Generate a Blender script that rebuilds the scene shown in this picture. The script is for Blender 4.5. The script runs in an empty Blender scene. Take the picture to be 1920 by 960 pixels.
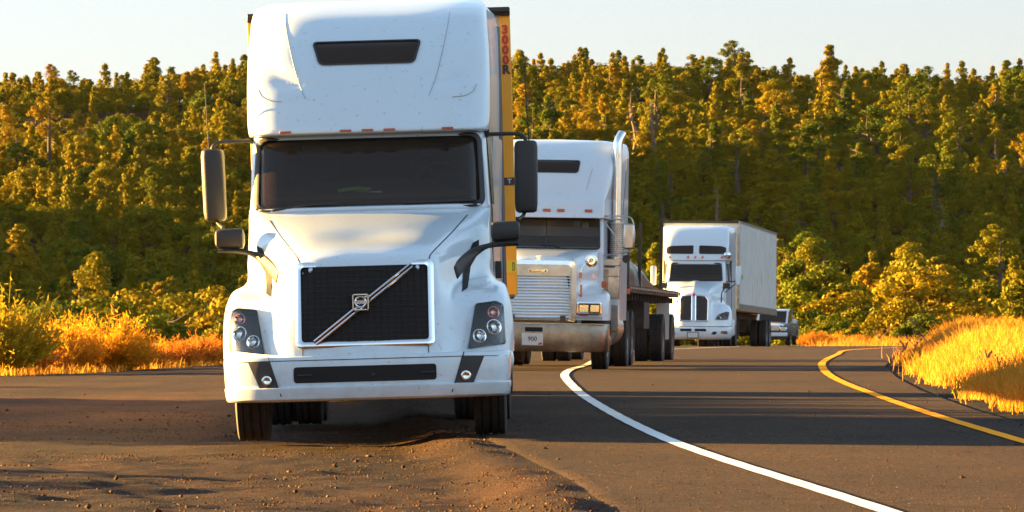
import bpy, bmesh, math, random
import numpy as np
from mathutils import Vector, Matrix, noise
from mathutils.bvhtree import BVHTree
from mathutils.geometry import delaunay_2d_cdt

# ------------------------------------------------------------------ camera, sky, sun, exposure
SC = bpy.context.scene
COL = SC.collection
FPX, CX, HZ, CZ = 8900.0, 960.0, 570.0, 1.15      # focal length in photo pixels, centre column, horizon row, eye height
cam = bpy.data.objects.new('camera', bpy.data.cameras.new('camera'))
COL.objects.link(cam); SC.camera = cam
cam.location = (0, 0, CZ); cam.rotation_euler = (math.radians(90), 0, 0)
cam.data.sensor_width = 36; cam.data.lens = 36 * FPX / 1920
cam.data.shift_y = (HZ - 480) / 1920
cam.data.clip_start = 0.5; cam.data.clip_end = 6000
cam.data.dof.use_dof = True; cam.data.dof.focus_distance = 42; cam.data.dof.aperture_fstop = 18
SUN_EL, SUN_BACK = math.radians(6.4), math.radians(18.5)   # sun low on the left, a little beyond the trucks
world = bpy.data.worlds.new('World'); SC.world = world; world.use_nodes = True
wn = world.node_tree
sky = wn.nodes.new('ShaderNodeTexSky'); sky.sky_type = 'NISHITA'; sky.sun_disc = False
sky.sun_elevation = SUN_EL; sky.sun_rotation = -(math.pi / 2 - SUN_BACK)
sky.air_density = 1.0; sky.dust_density = .5; sky.ozone_density = 3.0
hz = wn.nodes.new('ShaderNodeHueSaturation'); hz.inputs['Saturation'].default_value = .5; hz.inputs['Value'].default_value = .95   # thin high cloud pales the sky
wn.links.new(sky.outputs[0], hz.inputs['Color'])
wt = wn.nodes.new('ShaderNodeMix'); wt.data_type = 'RGBA'; wt.blend_type = 'MULTIPLY'; wt.inputs['Factor'].default_value = 1; wt.inputs['B'].default_value = (.86, .99, 1.06, 1)
wn.links.new(hz.outputs[0], wt.inputs['A'])
# the low haze dims the sky a little along the horizon
wc = wn.nodes.new('ShaderNodeTexCoord'); ws = wn.nodes.new('ShaderNodeSeparateXYZ'); wn.links.new(wc.outputs['Generated'], ws.inputs[0])
wr = wn.nodes.new('ShaderNodeMapRange'); wr.interpolation_type = 'SMOOTHSTEP'; wr.inputs['From Min'].default_value = .07; wr.inputs['From Max'].default_value = .22; wr.inputs['To Min'].default_value = 1; wr.inputs['To Max'].default_value = 0
wn.links.new(ws.outputs['Z'], wr.inputs['Value'])
wa = wn.nodes.new('ShaderNodeMix'); wa.data_type = 'RGBA'; wa.blend_type = 'MULTIPLY'; wa.inputs['B'].default_value = (.76, .64, .66, 1)
wn.links.new(wr.outputs[0], wa.inputs['Factor']); wn.links.new(wt.outputs['Result'], wa.inputs['A']); wn.links.new(wa.outputs['Result'], wn.nodes['Background'].inputs[0])
wn.nodes['Background'].inputs[1].default_value = 0.05
sun = bpy.data.objects.new('sun', bpy.data.lights.new('sun', 'SUN')); COL.objects.link(sun)
sun.data.energy = 5.0; sun.data.angle = math.radians(0.53); sun.data.color = (1.0, 0.60, 0.16)
sdir = Vector((-math.cos(SUN_BACK) * math.cos(SUN_EL), math.sin(SUN_BACK) * math.cos(SUN_EL), math.sin(SUN_EL)))
sun.rotation_euler = (-sdir).to_track_quat('-Z', 'Y').to_euler()
SC.view_settings.view_transform = 'Standard'; SC.view_settings.look = 'None'
SC.view_settings.exposure = 3.62; SC.view_settings.gamma = 1
SC.render.engine = 'CYCLES'
SC.cycles.max_bounces = 6; SC.cycles.diffuse_bounces = 3; SC.cycles.glossy_bounces = 3
SC.cycles.transmission_bounces = 4; SC.cycles.transparent_max_bounces = 12
SC.cycles.use_denoising = True
R = random.Random(7)
HAZE = .6e-5

# ------------------------------------------------------------------ materials
def mat(name, col, rough=.5, metal=0., spec=.5, coat=0., noise_amt=0., noise_scale=8., bump=0., bump_scale=40., emit=None, col2=None, sheen=0):
    m = bpy.data.materials.new(name); m.use_nodes = True
    nt = m.node_tree; b = nt.nodes['Principled BSDF']
    b.inputs['Base Color'].default_value = (*col, 1); b.inputs['Roughness'].default_value = rough
    b.inputs['Metallic'].default_value = metal; b.inputs['Specular IOR Level'].default_value = spec
    b.inputs['Coat Weight'].default_value = coat; b.inputs['Coat Roughness'].default_value = .05
    tc = nt.nodes.new('ShaderNodeTexCoord')
    if noise_amt or col2:
        n = nt.nodes.new('ShaderNodeTexNoise'); n.inputs['Scale'].default_value = noise_scale; n.inputs['Detail'].default_value = 6
        n.inputs['Roughness'].default_value = .65
        nt.links.new(tc.outputs['Object'], n.inputs['Vector'])
        r = nt.nodes.new('ShaderNodeValToRGB'); r.color_ramp.elements[0].position = .35; r.color_ramp.elements[1].position = .7
        c2 = col2 or tuple(c * (1 - noise_amt) for c in col)
        r.color_ramp.elements[0].color = (*col, 1); r.color_ramp.elements[1].color = (*c2, 1)
        nt.links.new(n.outputs['Fac'], r.inputs['Fac']); nt.links.new(r.outputs['Color'], b.inputs['Base Color'])
    if bump:
        n2 = nt.nodes.new('ShaderNodeTexNoise'); n2.inputs['Scale'].default_value = bump_scale; n2.inputs['Detail'].default_value = 4
        nt.links.new(tc.outputs['Object'], n2.inputs['Vector'])
        bp = nt.nodes.new('ShaderNodeBump'); bp.inputs['Strength'].default_value = bump; bp.inputs['Distance'].default_value = .02
        nt.links.new(n2.outputs['Fac'], bp.inputs['Height']); nt.links.new(bp.outputs['Normal'], b.inputs['Normal'])
    if emit:
        b.inputs['Emission Color'].default_value = (*emit[:3], 1); b.inputs['Emission Strength'].default_value = emit[3]
    return m

def paint_mat(name, col, dirt=(.30, .22, .15), amt=.5, low=0.3, high=1.6):
    """glossy vehicle paint with road film towards the sills, bug specks and faint waviness"""
    m = mat(name, col, rough=.32, coat=.6)
    nt = m.node_tree; b = nt.nodes['Principled BSDF']; L = nt.links.new
    tc = nt.nodes.new('ShaderNodeTexCoord')
    sp = nt.nodes.new('ShaderNodeTexNoise'); sp.inputs['Scale'].default_value = 26; sp.inputs['Detail'].default_value = 3
    L(tc.outputs['Object'], sp.inputs['Vector'])
    r1 = nt.nodes.new('ShaderNodeValToRGB'); r1.color_ramp.elements[0].position = .655; r1.color_ramp.elements[1].position = .71
    L(sp.outputs['Fac'], r1.inputs['Fac'])
    cl = nt.nodes.new('ShaderNodeTexNoise'); cl.inputs['Scale'].default_value = 2.2; cl.inputs['Detail'].default_value = 8; cl.inputs['Roughness'].default_value = .7
    L(tc.outputs['Object'], cl.inputs['Vector'])
    sx = nt.nodes.new('ShaderNodeSeparateXYZ'); L(tc.outputs['Object'], sx.inputs[0])
    mr = nt.nodes.new('ShaderNodeMapRange'); mr.inputs['From Min'].default_value = high; mr.inputs['From Max'].default_value = low
    mr.inputs['To Min'].default_value = .12; mr.inputs['To Max'].default_value = 1
    L(sx.outputs['Z'], mr.inputs['Value'])
    r2 = nt.nodes.new('ShaderNodeValToRGB'); r2.color_ramp.elements[0].position = .42; r2.color_ramp.elements[1].position = .8
    L(cl.outputs['Fac'], r2.inputs['Fac'])
    mu = nt.nodes.new('ShaderNodeMath'); mu.operation = 'MULTIPLY'; L(r2.outputs['Color'], mu.inputs[0]); L(mr.outputs[0], mu.inputs[1])
    ad = nt.nodes.new('ShaderNodeMath'); ad.operation = 'MULTIPLY_ADD'; L(r1.outputs['Color'], ad.inputs[0]); ad.inputs[1].default_value = .7; L(mu.outputs[0], ad.inputs[2])
    sc = nt.nodes.new('ShaderNodeMath'); sc.operation = 'MULTIPLY'; sc.use_clamp = True; L(ad.outputs[0], sc.inputs[0]); sc.inputs[1].default_value = amt
    mx = nt.nodes.new('ShaderNodeMix'); mx.data_type = 'RGBA'; mx.inputs['A'].default_value = (*col, 1); mx.inputs['B'].default_value = (*dirt, 1)
    L(sc.outputs[0], mx.inputs['Factor']); L(mx.outputs['Result'], b.inputs['Base Color'])
    wv = nt.nodes.new('ShaderNodeTexNoise'); wv.inputs['Scale'].default_value = 1.6; L(tc.outputs['Object'], wv.inputs['Vector'])
    bp = nt.nodes.new('ShaderNodeBump'); bp.inputs['Strength'].default_value = .045; bp.inputs['Distance'].default_value = .05
    L(wv.outputs['Fac'], bp.inputs['Height']); L(bp.outputs['Normal'], b.inputs['Normal']); L(bp.outputs['Normal'], b.inputs['Coat Normal'])
    return m

def glass_mat(name, tint=(.5, .48, .45), rough=.02, dust=True):
    m = bpy.data.materials.new(name); m.use_nodes = True; nt = m.node_tree; L = nt.links.new
    nt.nodes.remove(nt.nodes['Principled BSDF']); out = nt.nodes['Material Output']
    tr = nt.nodes.new('ShaderNodeBsdfTransparent'); tr.inputs[0].default_value = (*tint, 1)
    gl = nt.nodes.new('ShaderNodeBsdfGlossy'); gl.inputs['Roughness'].default_value = rough; gl.inputs['Color'].default_value = (.9, .9, .9, 1)
    df = nt.nodes.new('ShaderNodeBsdfDiffuse'); df.inputs[0].default_value = (.42, .28, .18, 1)
    fr = nt.nodes.new('ShaderNodeFresnel'); fr.inputs[0].default_value = 1.45
    mx = nt.nodes.new('ShaderNodeMixShader'); L(fr.outputs[0], mx.inputs[0]); L(tr.outputs[0], mx.inputs[1]); L(gl.outputs[0], mx.inputs[2])
    tc = nt.nodes.new('ShaderNodeTexCoord'); n = nt.nodes.new('ShaderNodeTexNoise'); n.inputs['Scale'].default_value = 30; n.inputs['Detail'].default_value = 5
    L(tc.outputs['Object'], n.inputs['Vector'])
    r = nt.nodes.new('ShaderNodeValToRGB'); r.color_ramp.elements[0].position = .5; r.color_ramp.elements[0].color = (.055, .055, .055, 1)
    r.color_ramp.elements[1].position = .72; r.color_ramp.elements[1].color = (.05, .05, .05, 1); e = r.color_ramp.elements.new(.77); e.color = (.45, .45, .45, 1)
    L(n.outputs['Fac'], r.inputs['Fac'])
    m2 = nt.nodes.new('ShaderNodeMixShader'); L(r.outputs['Color'], m2.inputs[0]); L(mx.outputs[0], m2.inputs[1]); L(df.outputs[0], m2.inputs[2])
    L((m2 if dust else mx).outputs[0], out.inputs['Surface'])
    return m

M = {}
M['white'] = paint_mat('white_paint', (.58, .65, .69), amt=.62)
M['white_b'] = paint_mat('white_paint_older', (.58, .63, .66), amt=.5)
M['white_c'] = paint_mat('white_paint_clean', (.62, .67, .70), amt=.3)
M['black'] = mat('black_plastic', (.022, .017, .014), rough=.55, bump=.15, bump_scale=200)
M['seam'] = mat('dark_seam', (.02, .016, .014), rough=.8)
M['rubber'] = mat('tyre_rubber', (.016, .013, .011), rough=.8, noise_amt=.0, col2=(.04, .028, .02), noise_scale=9)
M['chrome'] = mat('chrome', (.80, .80, .80), rough=.10, metal=1, bump=.05, bump_scale=3)
M['brushed'] = mat('brushed_steel', (.55, .53, .50), rough=.32, metal=1, col2=(.38, .33, .27), noise_scale=5)
M['bumper_steel'] = mat('road_toned_steel', (.30, .26, .21), rough=.33, metal=1, col2=(.19, .155, .12), noise_scale=6, bump=.12, bump_scale=2)  # brown of the reflected road is put into the bumper's metal colour
M['rim'] = mat('wheel_rim', (.26, .23, .20), rough=.45, metal=.8, col2=(.10, .08, .06), noise_scale=9)
M['frame'] = mat('dark_chassis', (.020, .016, .013), rough=.8, col2=(.06, .045, .03), noise_scale=6)
M['void'] = mat('engine_dark', (.010, .008, .007), rough=.9)
M['grille'] = mat('grille_mesh', (.030, .017, .010), rough=.6)
M['glass'] = glass_mat('windscreen_glass')
M['dark_glass'] = mat('tinted_glass', (.030, .018, .012), rough=.2, spec=.25)
M['lens'] = glass_mat('lamp_lens', (.92, .92, .92), dust=False)
M['lamp_housing'] = mat('lamp_housing', (.035, .025, .02), rough=.25, metal=.3)
M['reflector'] = mat('lamp_reflector', (.85, .85, .82), rough=.12, metal=1)
M['amber'] = mat('amber_lens', (.75, .16, .03), rough=.15, spec=.6)
M['amber_dark'] = mat('marker_lens', (.42, .085, .03), rough=.3)
M['red'] = mat('red_lens', (.55, .02, .02), rough=.2)
M['orange'] = mat('orange_band', (.95, .40, .02), rough=.45, col2=(.88, .34, .02), noise_scale=4)
M['yellow'] = mat('yellow_tag', (.75, .55, .03), rough=.5)
M['interior'] = mat('cab_interior', (.08, .045, .028), rough=.9)
M['dash'] = mat('dashboard', (.11, .08, .055), rough=.7)
M['seat'] = mat('seat_fabric', (.05, .035, .025), rough=.95)
M['paper'] = mat('paper', (.6, .62, .5), rough=.8)
M['green'] = mat('hi_vis_green', (.25, .5, .10), rough=.8)
M['lamp_clear'] = mat('turn_lamp', (.75, .38, .30), rough=.15, metal=.9)
M['letter_red'] = mat('red_lettering', (.55, .03, .02), rough=.5)
M['letter_dark'] = mat('dark_lettering', (.05, .03, .04), rough=.5)
M['letter_blue'] = mat('navy_lettering', (.02, .04, .10), rough=.4)
M['trailer'] = mat('trailer_white', (.62, .62, .58), rough=.45, col2=(.50, .48, .42), noise_scale=2)
M['grey'] = mat('grey_panel', (.30, .32, .33), rough=.5)
M['plate'] = mat('plate_white', (.6, .57, .52), rough=.5, col2=(.5, .45, .4), noise_scale=20)
M['tarp'] = mat('dark_tarp', (.05, .055, .065), rough=.28, bump=.5, bump_scale=4)
M['carbody'] = mat('dark_car_paint', (.03, .03, .035), rough=.45)
M['carwhite'] = mat('silver_car_paint', (.6, .62, .64), rough=.25, coat=1)
M['pink'] = mat('pink_tape', (.6, .08, .2), rough=.6)

# ------------------------------------------------------------------ mesh helpers
def crom(p, n):
    p = np.asarray(p, float)
    if n <= 1 or len(p) < 3: 
        return p
    q = np.vstack([2 * p[0] - p[1], p, 2 * p[-1] - p[-2]])
    out = []
    for i in range(1, len(q) - 2):
        a, b, c, d = q[i - 1], q[i], q[i + 1], q[i + 2]
        for k in range(n):
            t = k / n
            m1, m2 = .5 * (c - a), .5 * (d - b)
            t2, t3 = t * t, t * t * t
            out.append((2 * t3 - 3 * t2 + 1) * b + (t3 - 2 * t2 + t) * m1 + (-2 * t3 + 3 * t2) * c + (t3 - t2) * m2)
    out.append(p[-1])
    return np.array(out)

def refine(rows, nr, nc):
    g = np.array([crom(r, nc) for r in rows])
    cols = [crom(g[:, j], nr) for j in range(g.shape[1])]
    return np.stack(cols, 1)

def spin(mb, prof, p, nrm, n=24):
    """a turned shape whose axis follows nrm (positive offsets lie in front of p)"""
    nrm = Vector(nrm).normalized(); u = nrm.cross(Vector((0, 0, 1))).normalized(); w = nrm.cross(u); p = Vector(p)
    return mb.grid([[tuple(p + nrm * a + (u * math.cos(2 * math.pi * k / n) + w * math.sin(2 * math.pi * k / n)) * r) for k in range(n)] for a, r in prof], close=True)
class MB:
    def __init__(s): s.v = []; s.f = []; s.m = []; s.mi = 0
    def add(s, vs, fs):
        o = len(s.v); s.v += [tuple(v) for v in vs]
        s.f += [tuple(i + o for i in f) for f in fs]; s.m += [s.mi] * len(fs); return s
    def grid(s, g, close=False):
        g = np.asarray(g); nr, nc = g.shape[:2]
        fs = []
        for i in range(nr - 1):
            for j in range(nc if close else nc - 1):
                k = (j + 1) % nc
                fs.append((i * nc + j, i * nc + k, (i + 1) * nc + k, (i + 1) * nc + j))
        return s.add(g.reshape(-1, 3), fs)
    def box(s, c, d, rot=None):
        vs = []
        for x in (-1, 1):
            for y in (-1, 1):
                for z in (-1, 1):
                    p = Vector((x * d[0] / 2, y * d[1] / 2, z * d[2] / 2))
                    if rot: p = rot @ p
                    vs.append((p.x + c[0], p.y + c[1], p.z + c[2]))
        return s.add(vs, [(0, 1, 3, 2), (4, 6, 7, 5), (0, 4, 5, 1), (2, 3, 7, 6), (0, 2, 6, 4), (1, 5, 7, 3)])
    def tube(s, pts, r, n=10, smooth=1):
        pts = crom([tuple(p) for p in pts], smooth) if smooth > 1 else np.array([tuple(p) for p in pts], float)
        rs = r if hasattr(r, '__len__') else [r] * len(pts)
        if len(rs) != len(pts): rs = np.interp(np.linspace(0, 1, len(pts)), np.linspace(0, 1, len(rs)), rs)
        rings = []; up = Vector((0, 0, 1))
        prev = None
        for i, p in enumerate(pts):
            a = pts[max(i - 1, 0)]; b = pts[min(i + 1, len(pts) - 1)]
            t = Vector(b - a).normalized()
            if prev is None:
                u = t.cross(up if abs(t.z) < .9 else Vector((1, 0, 0))).normalized()
            else:
                u = (prev - t * prev.dot(t)).normalized()
            prev = u; w = t.cross(u)
            rings.append([Vector(p) + float(rs[i]) * (u * math.cos(2 * math.pi * k / n) + w * math.sin(2 * math.pi * k / n)) for k in range(n)])
        s.grid([[tuple(q) for q in r_] for r_ in rings], close=True)
        for r_ in (rings[0], rings[-1]):
            s.add([tuple(q) for q in r_], [tuple(range(n))])
        return s
    def lathe(s, prof, origin, axis='X', n=28):
        """prof: list of (offset along the axis, radius)"""
        rows = []
        for a, r in prof:
            ring = []
            for k in range(n):
                c, q = r * math.cos(2 * math.pi * k / n), r * math.sin(2 * math.pi * k / n)
                p = {'X': (a, c, q), 'Y': (c, a, q), 'Z': (c, q, a)}[axis]
                ring.append((origin[0] + p[0], origin[1] + p[1], origin[2] + p[2]))
            rows.append(ring)
        return s.grid(rows, close=True)
    def prism(s, poly, axis, a0, a1):
        """2-D polygon extruded along an axis; poly coordinates are the other two axes in order"""
        def P(u, v, a): return {'X': (a, u, v), 'Y': (u, a, v), 'Z': (u, v, a)}[axis]
        n = len(poly)
        vs = [P(u, v, a0) for u, v in poly] + [P(u, v, a1) for u, v in poly]
        return s.add(vs, [tuple(range(n)), tuple(range(2 * n - 1, n - 1, -1))] + [(i, (i + 1) % n, n + (i + 1) % n, n + i) for i in range(n)])
    def mirror(s):
        o = len(s.v); nf = len(s.f)
        s.v += [(-x, y, z) for x, y, z in s.v]
        s.f += [tuple(i + o for i in reversed(f)) for f in s.f[:nf]]; s.m += s.m[:nf]; return s
    def bvh(s): return BVHTree.FromPolygons([Vector(v) for v in s.v], s.f)
    def build(s, name, mats, parent=None, smooth=35, bevel=0, weld=True):
        me = bpy.data.meshes.new(name); me.from_pydata(s.v, [], s.f)
        for m in (mats if isinstance(mats, (list, tuple)) else [mats]): me.materials.append(m if not isinstance(m, str) else M[m])
        me.polygons.foreach_set('material_index', s.m)
        if weld:
            bm = bmesh.new(); bm.from_mesh(me); bmesh.ops.remove_doubles(bm, verts=bm.verts, dist=1e-4)
            bmesh.ops.recalc_face_normals(bm, faces=bm.faces); bm.to_mesh(me); bm.free()
        if smooth:
            me.polygons.foreach_set('use_smooth', [True] * len(me.polygons)); me.set_sharp_from_angle(angle=math.radians(smooth))
        me.update()
        o = bpy.data.objects.new(name, me); COL.objects.link(o)
        if parent is not None: o.parent = parent
        if bevel:
            b = o.modifiers.new('bevel', 'BEVEL'); b.width = bevel; b.segments = 2; b.limit_method = 'ANGLE'; b.angle_limit = math.radians(40)
        return o

def empty(name, mtx=None, parent=None):
    o = bpy.data.objects.new(name, None); COL.objects.link(o); o.empty_display_size = .2
    if mtx is not None: o.matrix_world = mtx
    if parent is not None: o.parent = parent
    return o
def tag(o, label=None, cat=None, group=None, kind=None):
    for k, v in (('label', label), ('category', cat), ('group', group), ('kind', kind)):
        if v: o[k] = v
    return o

def rpoly(pts, r, n=5):
    """round the corners of a polygon"""
    out = []; N = len(pts)
    for i in range(N):
        a, b, c = (Vector(pts[j % N]) for j in (i - 1, i, i + 1))
        d1, d2 = (a - b), (c - b)
        t = min(r, d1.length * .45, d2.length * .45)
        p, q = b + d1.normalized() * t, b + d2.normalized() * t
        for k in range(n + 1):
            u = k / n
            out.append(tuple((1 - u) ** 2 * p + 2 * u * (1 - u) * b + u * u * q))
    return out
def inside(p, poly):
    x, y = p; c = False; n = len(poly); j = n - 1
    for i in range(n):
        if (poly[i][1] > y) != (poly[j][1] > y) and x < (poly[j][0] - poly[i][0]) * (y - poly[i][1]) / (poly[j][1] - poly[i][1]) + poly[i][0]: c = not c
        j = i
    return c
def cast(bvh, p, axis='Y', side=1):
    if axis == 'Y':
        h = bvh.ray_cast(Vector((p[0], -8, p[1])), Vector((0, 1, 0)))[0]
        if h is None: h = bvh.find_nearest(Vector((p[0], 0, p[1])))[0]; 
        return h.y
    h = bvh.ray_cast(Vector((8 * side, p[0], p[1])), Vector((-side, 0, 0)))[0]
    if h is None: h = bvh.find_nearest(Vector((side, p[0], p[1])))[0]
    return h.x
def resample(poly, step):
    out = []
    for i in range(len(poly)):
        a, b = Vector(poly[i]), Vector(poly[(i + 1) % len(poly)])
        k = max(1, int((b - a).length / step))
        out += [tuple(a.lerp(b, j / k)) for j in range(k)]
    return out
def patch(mb, poly, bvh, off=.01, res=.06, thick=.012, axis='Y', side=1):
    """a thin panel cut to a polygon and laid on a body surface"""
    b = resample(poly, res); xs = [p[0] for p in b]; ys = [p[1] for p in b]
    pts = list(b)
    x = min(xs) + res * .5
    while x < max(xs):
        y = min(ys) + res * .5
        while y < max(ys):
            if inside((x, y), b) and min((x - q[0]) ** 2 + (y - q[1]) ** 2 for q in b) > (res * .35) ** 2: pts.append((x, y))
            y += res
        x += res
    n = len(b)
    v2, _, f2, *_ = delaunay_2d_cdt([Vector(p) for p in pts], [(i, (i + 1) % n) for i in range(n)], [], 1, 1e-6)
    def P(p, o):
        if axis == 'Y': return (p[0], cast(bvh, p) - o, p[1])
        return (cast(bvh, p, 'X', side) + side * o, p[0], p[1])
    mb.add([P(p, off) for p in v2], [tuple(f) for f in f2])
    ring = [P(p, off) for p in b] + [P(p, off - thick) for p in b]
    return mb.add(ring, [(i, (i + 1) % n, n + (i + 1) % n, n + i) for i in range(n)])
def ringstrip(mb, outer, inner, bvh, off=.02, thick=.03, axis='Y', side=1, crown=.01):
    """a trim ring between two polygons with the same number of corners"""
    def P(p, o):
        if axis == 'Y': return (p[0], cast(bvh, p) - o, p[1])
        return (cast(bvh, p, 'X', side) + side * o, p[0], p[1])
    mid = [((a[0] + b[0]) / 2, (a[1] + b[1]) / 2) for a, b in zip(outer, inner)]
    return mb.grid([[P(p, off - thick) for p in outer], [P(p, off) for p in outer], [P(p, off + crown) for p in mid],
                    [P(p, off) for p in inner], [P(p, off - thick) for p in inner]], close=True)
def seamline(mb, pts, bvh, w=.012, off=.004, axis='Y', side=1, smooth=9):
    p3 = [(q[0], cast(bvh, q) - off, q[1]) if axis == 'Y' else (cast(bvh, q, 'X', side) + side * off, q[0], q[1]) for q in crom(pts, smooth)]
    return mb.tube(p3, w / 2, n=6)

def text_mesh(name, s, size, mats, parent, mtx, depth=.006, bold=.0):
    cu = bpy.data.curves.new(name, 'FONT'); cu.body = s; cu.size = size; cu.extrude = depth; cu.align_x = 'CENTER'; cu.align_y = 'CENTER'; cu.offset = bold
    t = bpy.data.objects.new(name, cu); COL.objects.link(t)
    bpy.context.view_layer.update()
    me = bpy.data.meshes.new_from_object(t.evaluated_get(bpy.context.evaluated_depsgraph_get()))
    bpy.data.objects.remove(t); me.name = name; me.materials.clear(); me.materials.append(M[mats])
    o = bpy.data.objects.new(name, me); COL.objects.link(o); o.parent = parent; o.matrix_local = mtx
    return o
FACE = Matrix.Rotation(math.radians(90), 4, 'X')      # lettering that faces the road ahead (local -Y)

# ------------------------------------------------------------------ terrain
PROF = [(-400, 1.15), (0, 1.15), (26, 1.15), (40, 1.155), (60, 1.14), (80, 1.12), (100, 1.16), (120, 1.23), (150, 1.36), (170, 1.53), (200, 1.78),
        (250, 2.19), (262, 2.4), (300, 4.6), (340, 6.5), (400, 6.0), (450, 3.4)]
PY_, PH_ = np.array([p[0] for p in PROF], float), np.array([p[1] for p in PROF], float)
def sstep(a, b, x):
    t = min(1, max(0, (x - a) / (b - a))); return t * t * (3 - 2 * t)
BERM = [(10, .75), (20, .5), (26, .27), (31, .08), (36.5, -.28), (41.8, -.62), (50, -1.1), (60, -1.7), (80, -3.2), (110, -4.4), (400, -5)]
BY, BX = np.array([p[0] for p in BERM], float), np.array([p[1] for p in BERM], float)
def isl(y):   # left edge of the grass island inside the bend, and its height
    return float(np.interp(y, [15, 26, 34, 45, 51, 62, 72, 85, 100, 115, 124, 200], [5.9, 5.6, 5.4, 5.38, 5.48, 5.85, 6.35, 7.2, 8.5, 10.3, 12.8, 40]))
def n2(x, y, s, seed=0): return noise.noise(Vector((x / s, y / s, seed * 7.3)))
def gz(x, y, fine=True):
    z = CZ - float(np.interp(y, PY_, PH_)) if y < 450 else 0
    ax = abs(x)
    if y < 450:
        bx = float(np.interp(y, BY, BX))
        lw = 1 - sstep(bx - .50, bx + .0, x)                        # 1 on the dirt side
        near = 1 - sstep(90, 130, y)
        z -= .085 * lw * near
        z += .045 * math.exp(-((x - bx - .02) / (.16 if x < bx else .26)) ** 2) * (.75 + .5 * n2(x, y, 2.5, 41)) * near * (1 - sstep(60, 75, y))
        if fine and y < 130:
            z += lw * near * (.030 * n2(x, y * .35, 1.6, 1) + .016 * n2(x, y, .6, 2) + .006 * n2(x, y, .15, 3))
            if y < 42: z += lw * (1 - sstep(35, 42, y)) * (.024 * n2(x, y, .42, 6) + .024 * abs(n2(x, y, .9, 7)) + .014 * n2(x, y, .2, 8))
            bw = math.exp(-((x - bx) / .5) ** 2) * near * (1 - sstep(bx - .05, bx + .3, x))
            z += bw * (.04 * n2(x, y, .9, 4) + .018 * n2(x, y, .18, 5))
        # left bank falls away beyond the pull-out
        edge = float(np.interp(x, [-30, -7.7, -5.5, -4.5, 0, 60], [60, 74, 88, 98, 130, 230]))
        z -= .9 * sstep(edge + 14, edge + 60, y) * sstep(4, -6, x) if False else 0
        if x < -3: z -= 2.2 * (1 - sstep(-16, -3, x)) * sstep(edge + 6, edge + 60, y)
        # island mound
        ix = isl(y)
        z += .47 * sstep(ix - .05, ix + 1.0, x) * sstep(38, 84, y) * (1 - sstep(100, 126, y)) * (.85 + .3 * n2(x, y, 7, 9))
    if y >= 400:
        r = np.interp(x, [-400, -60, -45, -25, 0, 25, 45, 60, 400], [26, 34.4, 35.4, 38.0, 36.0, 36.2, 35.0, 34.4, 30])
        h = np.interp(y, [400, 450, 500, 760, 900, 1400], [-4.85, -2.2, 2.2, float(r), float(r) - 14, -60])
        w = sstep(400, 450, y)
        z = (1 - w) * z + w * h if y < 450 else h
        z += 13.5 * math.exp(-((x + 16) / 8.5) ** 2) * math.exp(-((y - 565) / 62) ** 4)      # unseen knoll added behind the nearest truck to shade the right slope
        z += sstep(430, 520, y) * (4.2 * n2(x, y * .6, 38, 11) * (1 - .6 * sstep(690, 750, y)) + .6 * n2(x, y, 11, 12))
    # high ground off to the west that keeps the foot of the slope in shade
    z += WEST_H * math.exp(-((x + 235) / 62) ** 2) * math.exp(-((y - WEST_Y) / (WEST_S if y > WEST_Y else 190)) ** (2 if y > WEST_Y else 4))
    return z
WEST_H, WEST_Y, WEST_S = 22, 575, 48
def G(px, py, y0=15, y1=300):
    """ground point under a photo pixel"""
    prev = None; y = y0
    while y < y1:
        x = (px - CX) * y / FPX; zr = CZ + (HZ - py) * y / FPX
        if zr <= gz(x, y, False):
            return x, y
        y += .25
    return (px - CX) * y1 / FPX, y1

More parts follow.
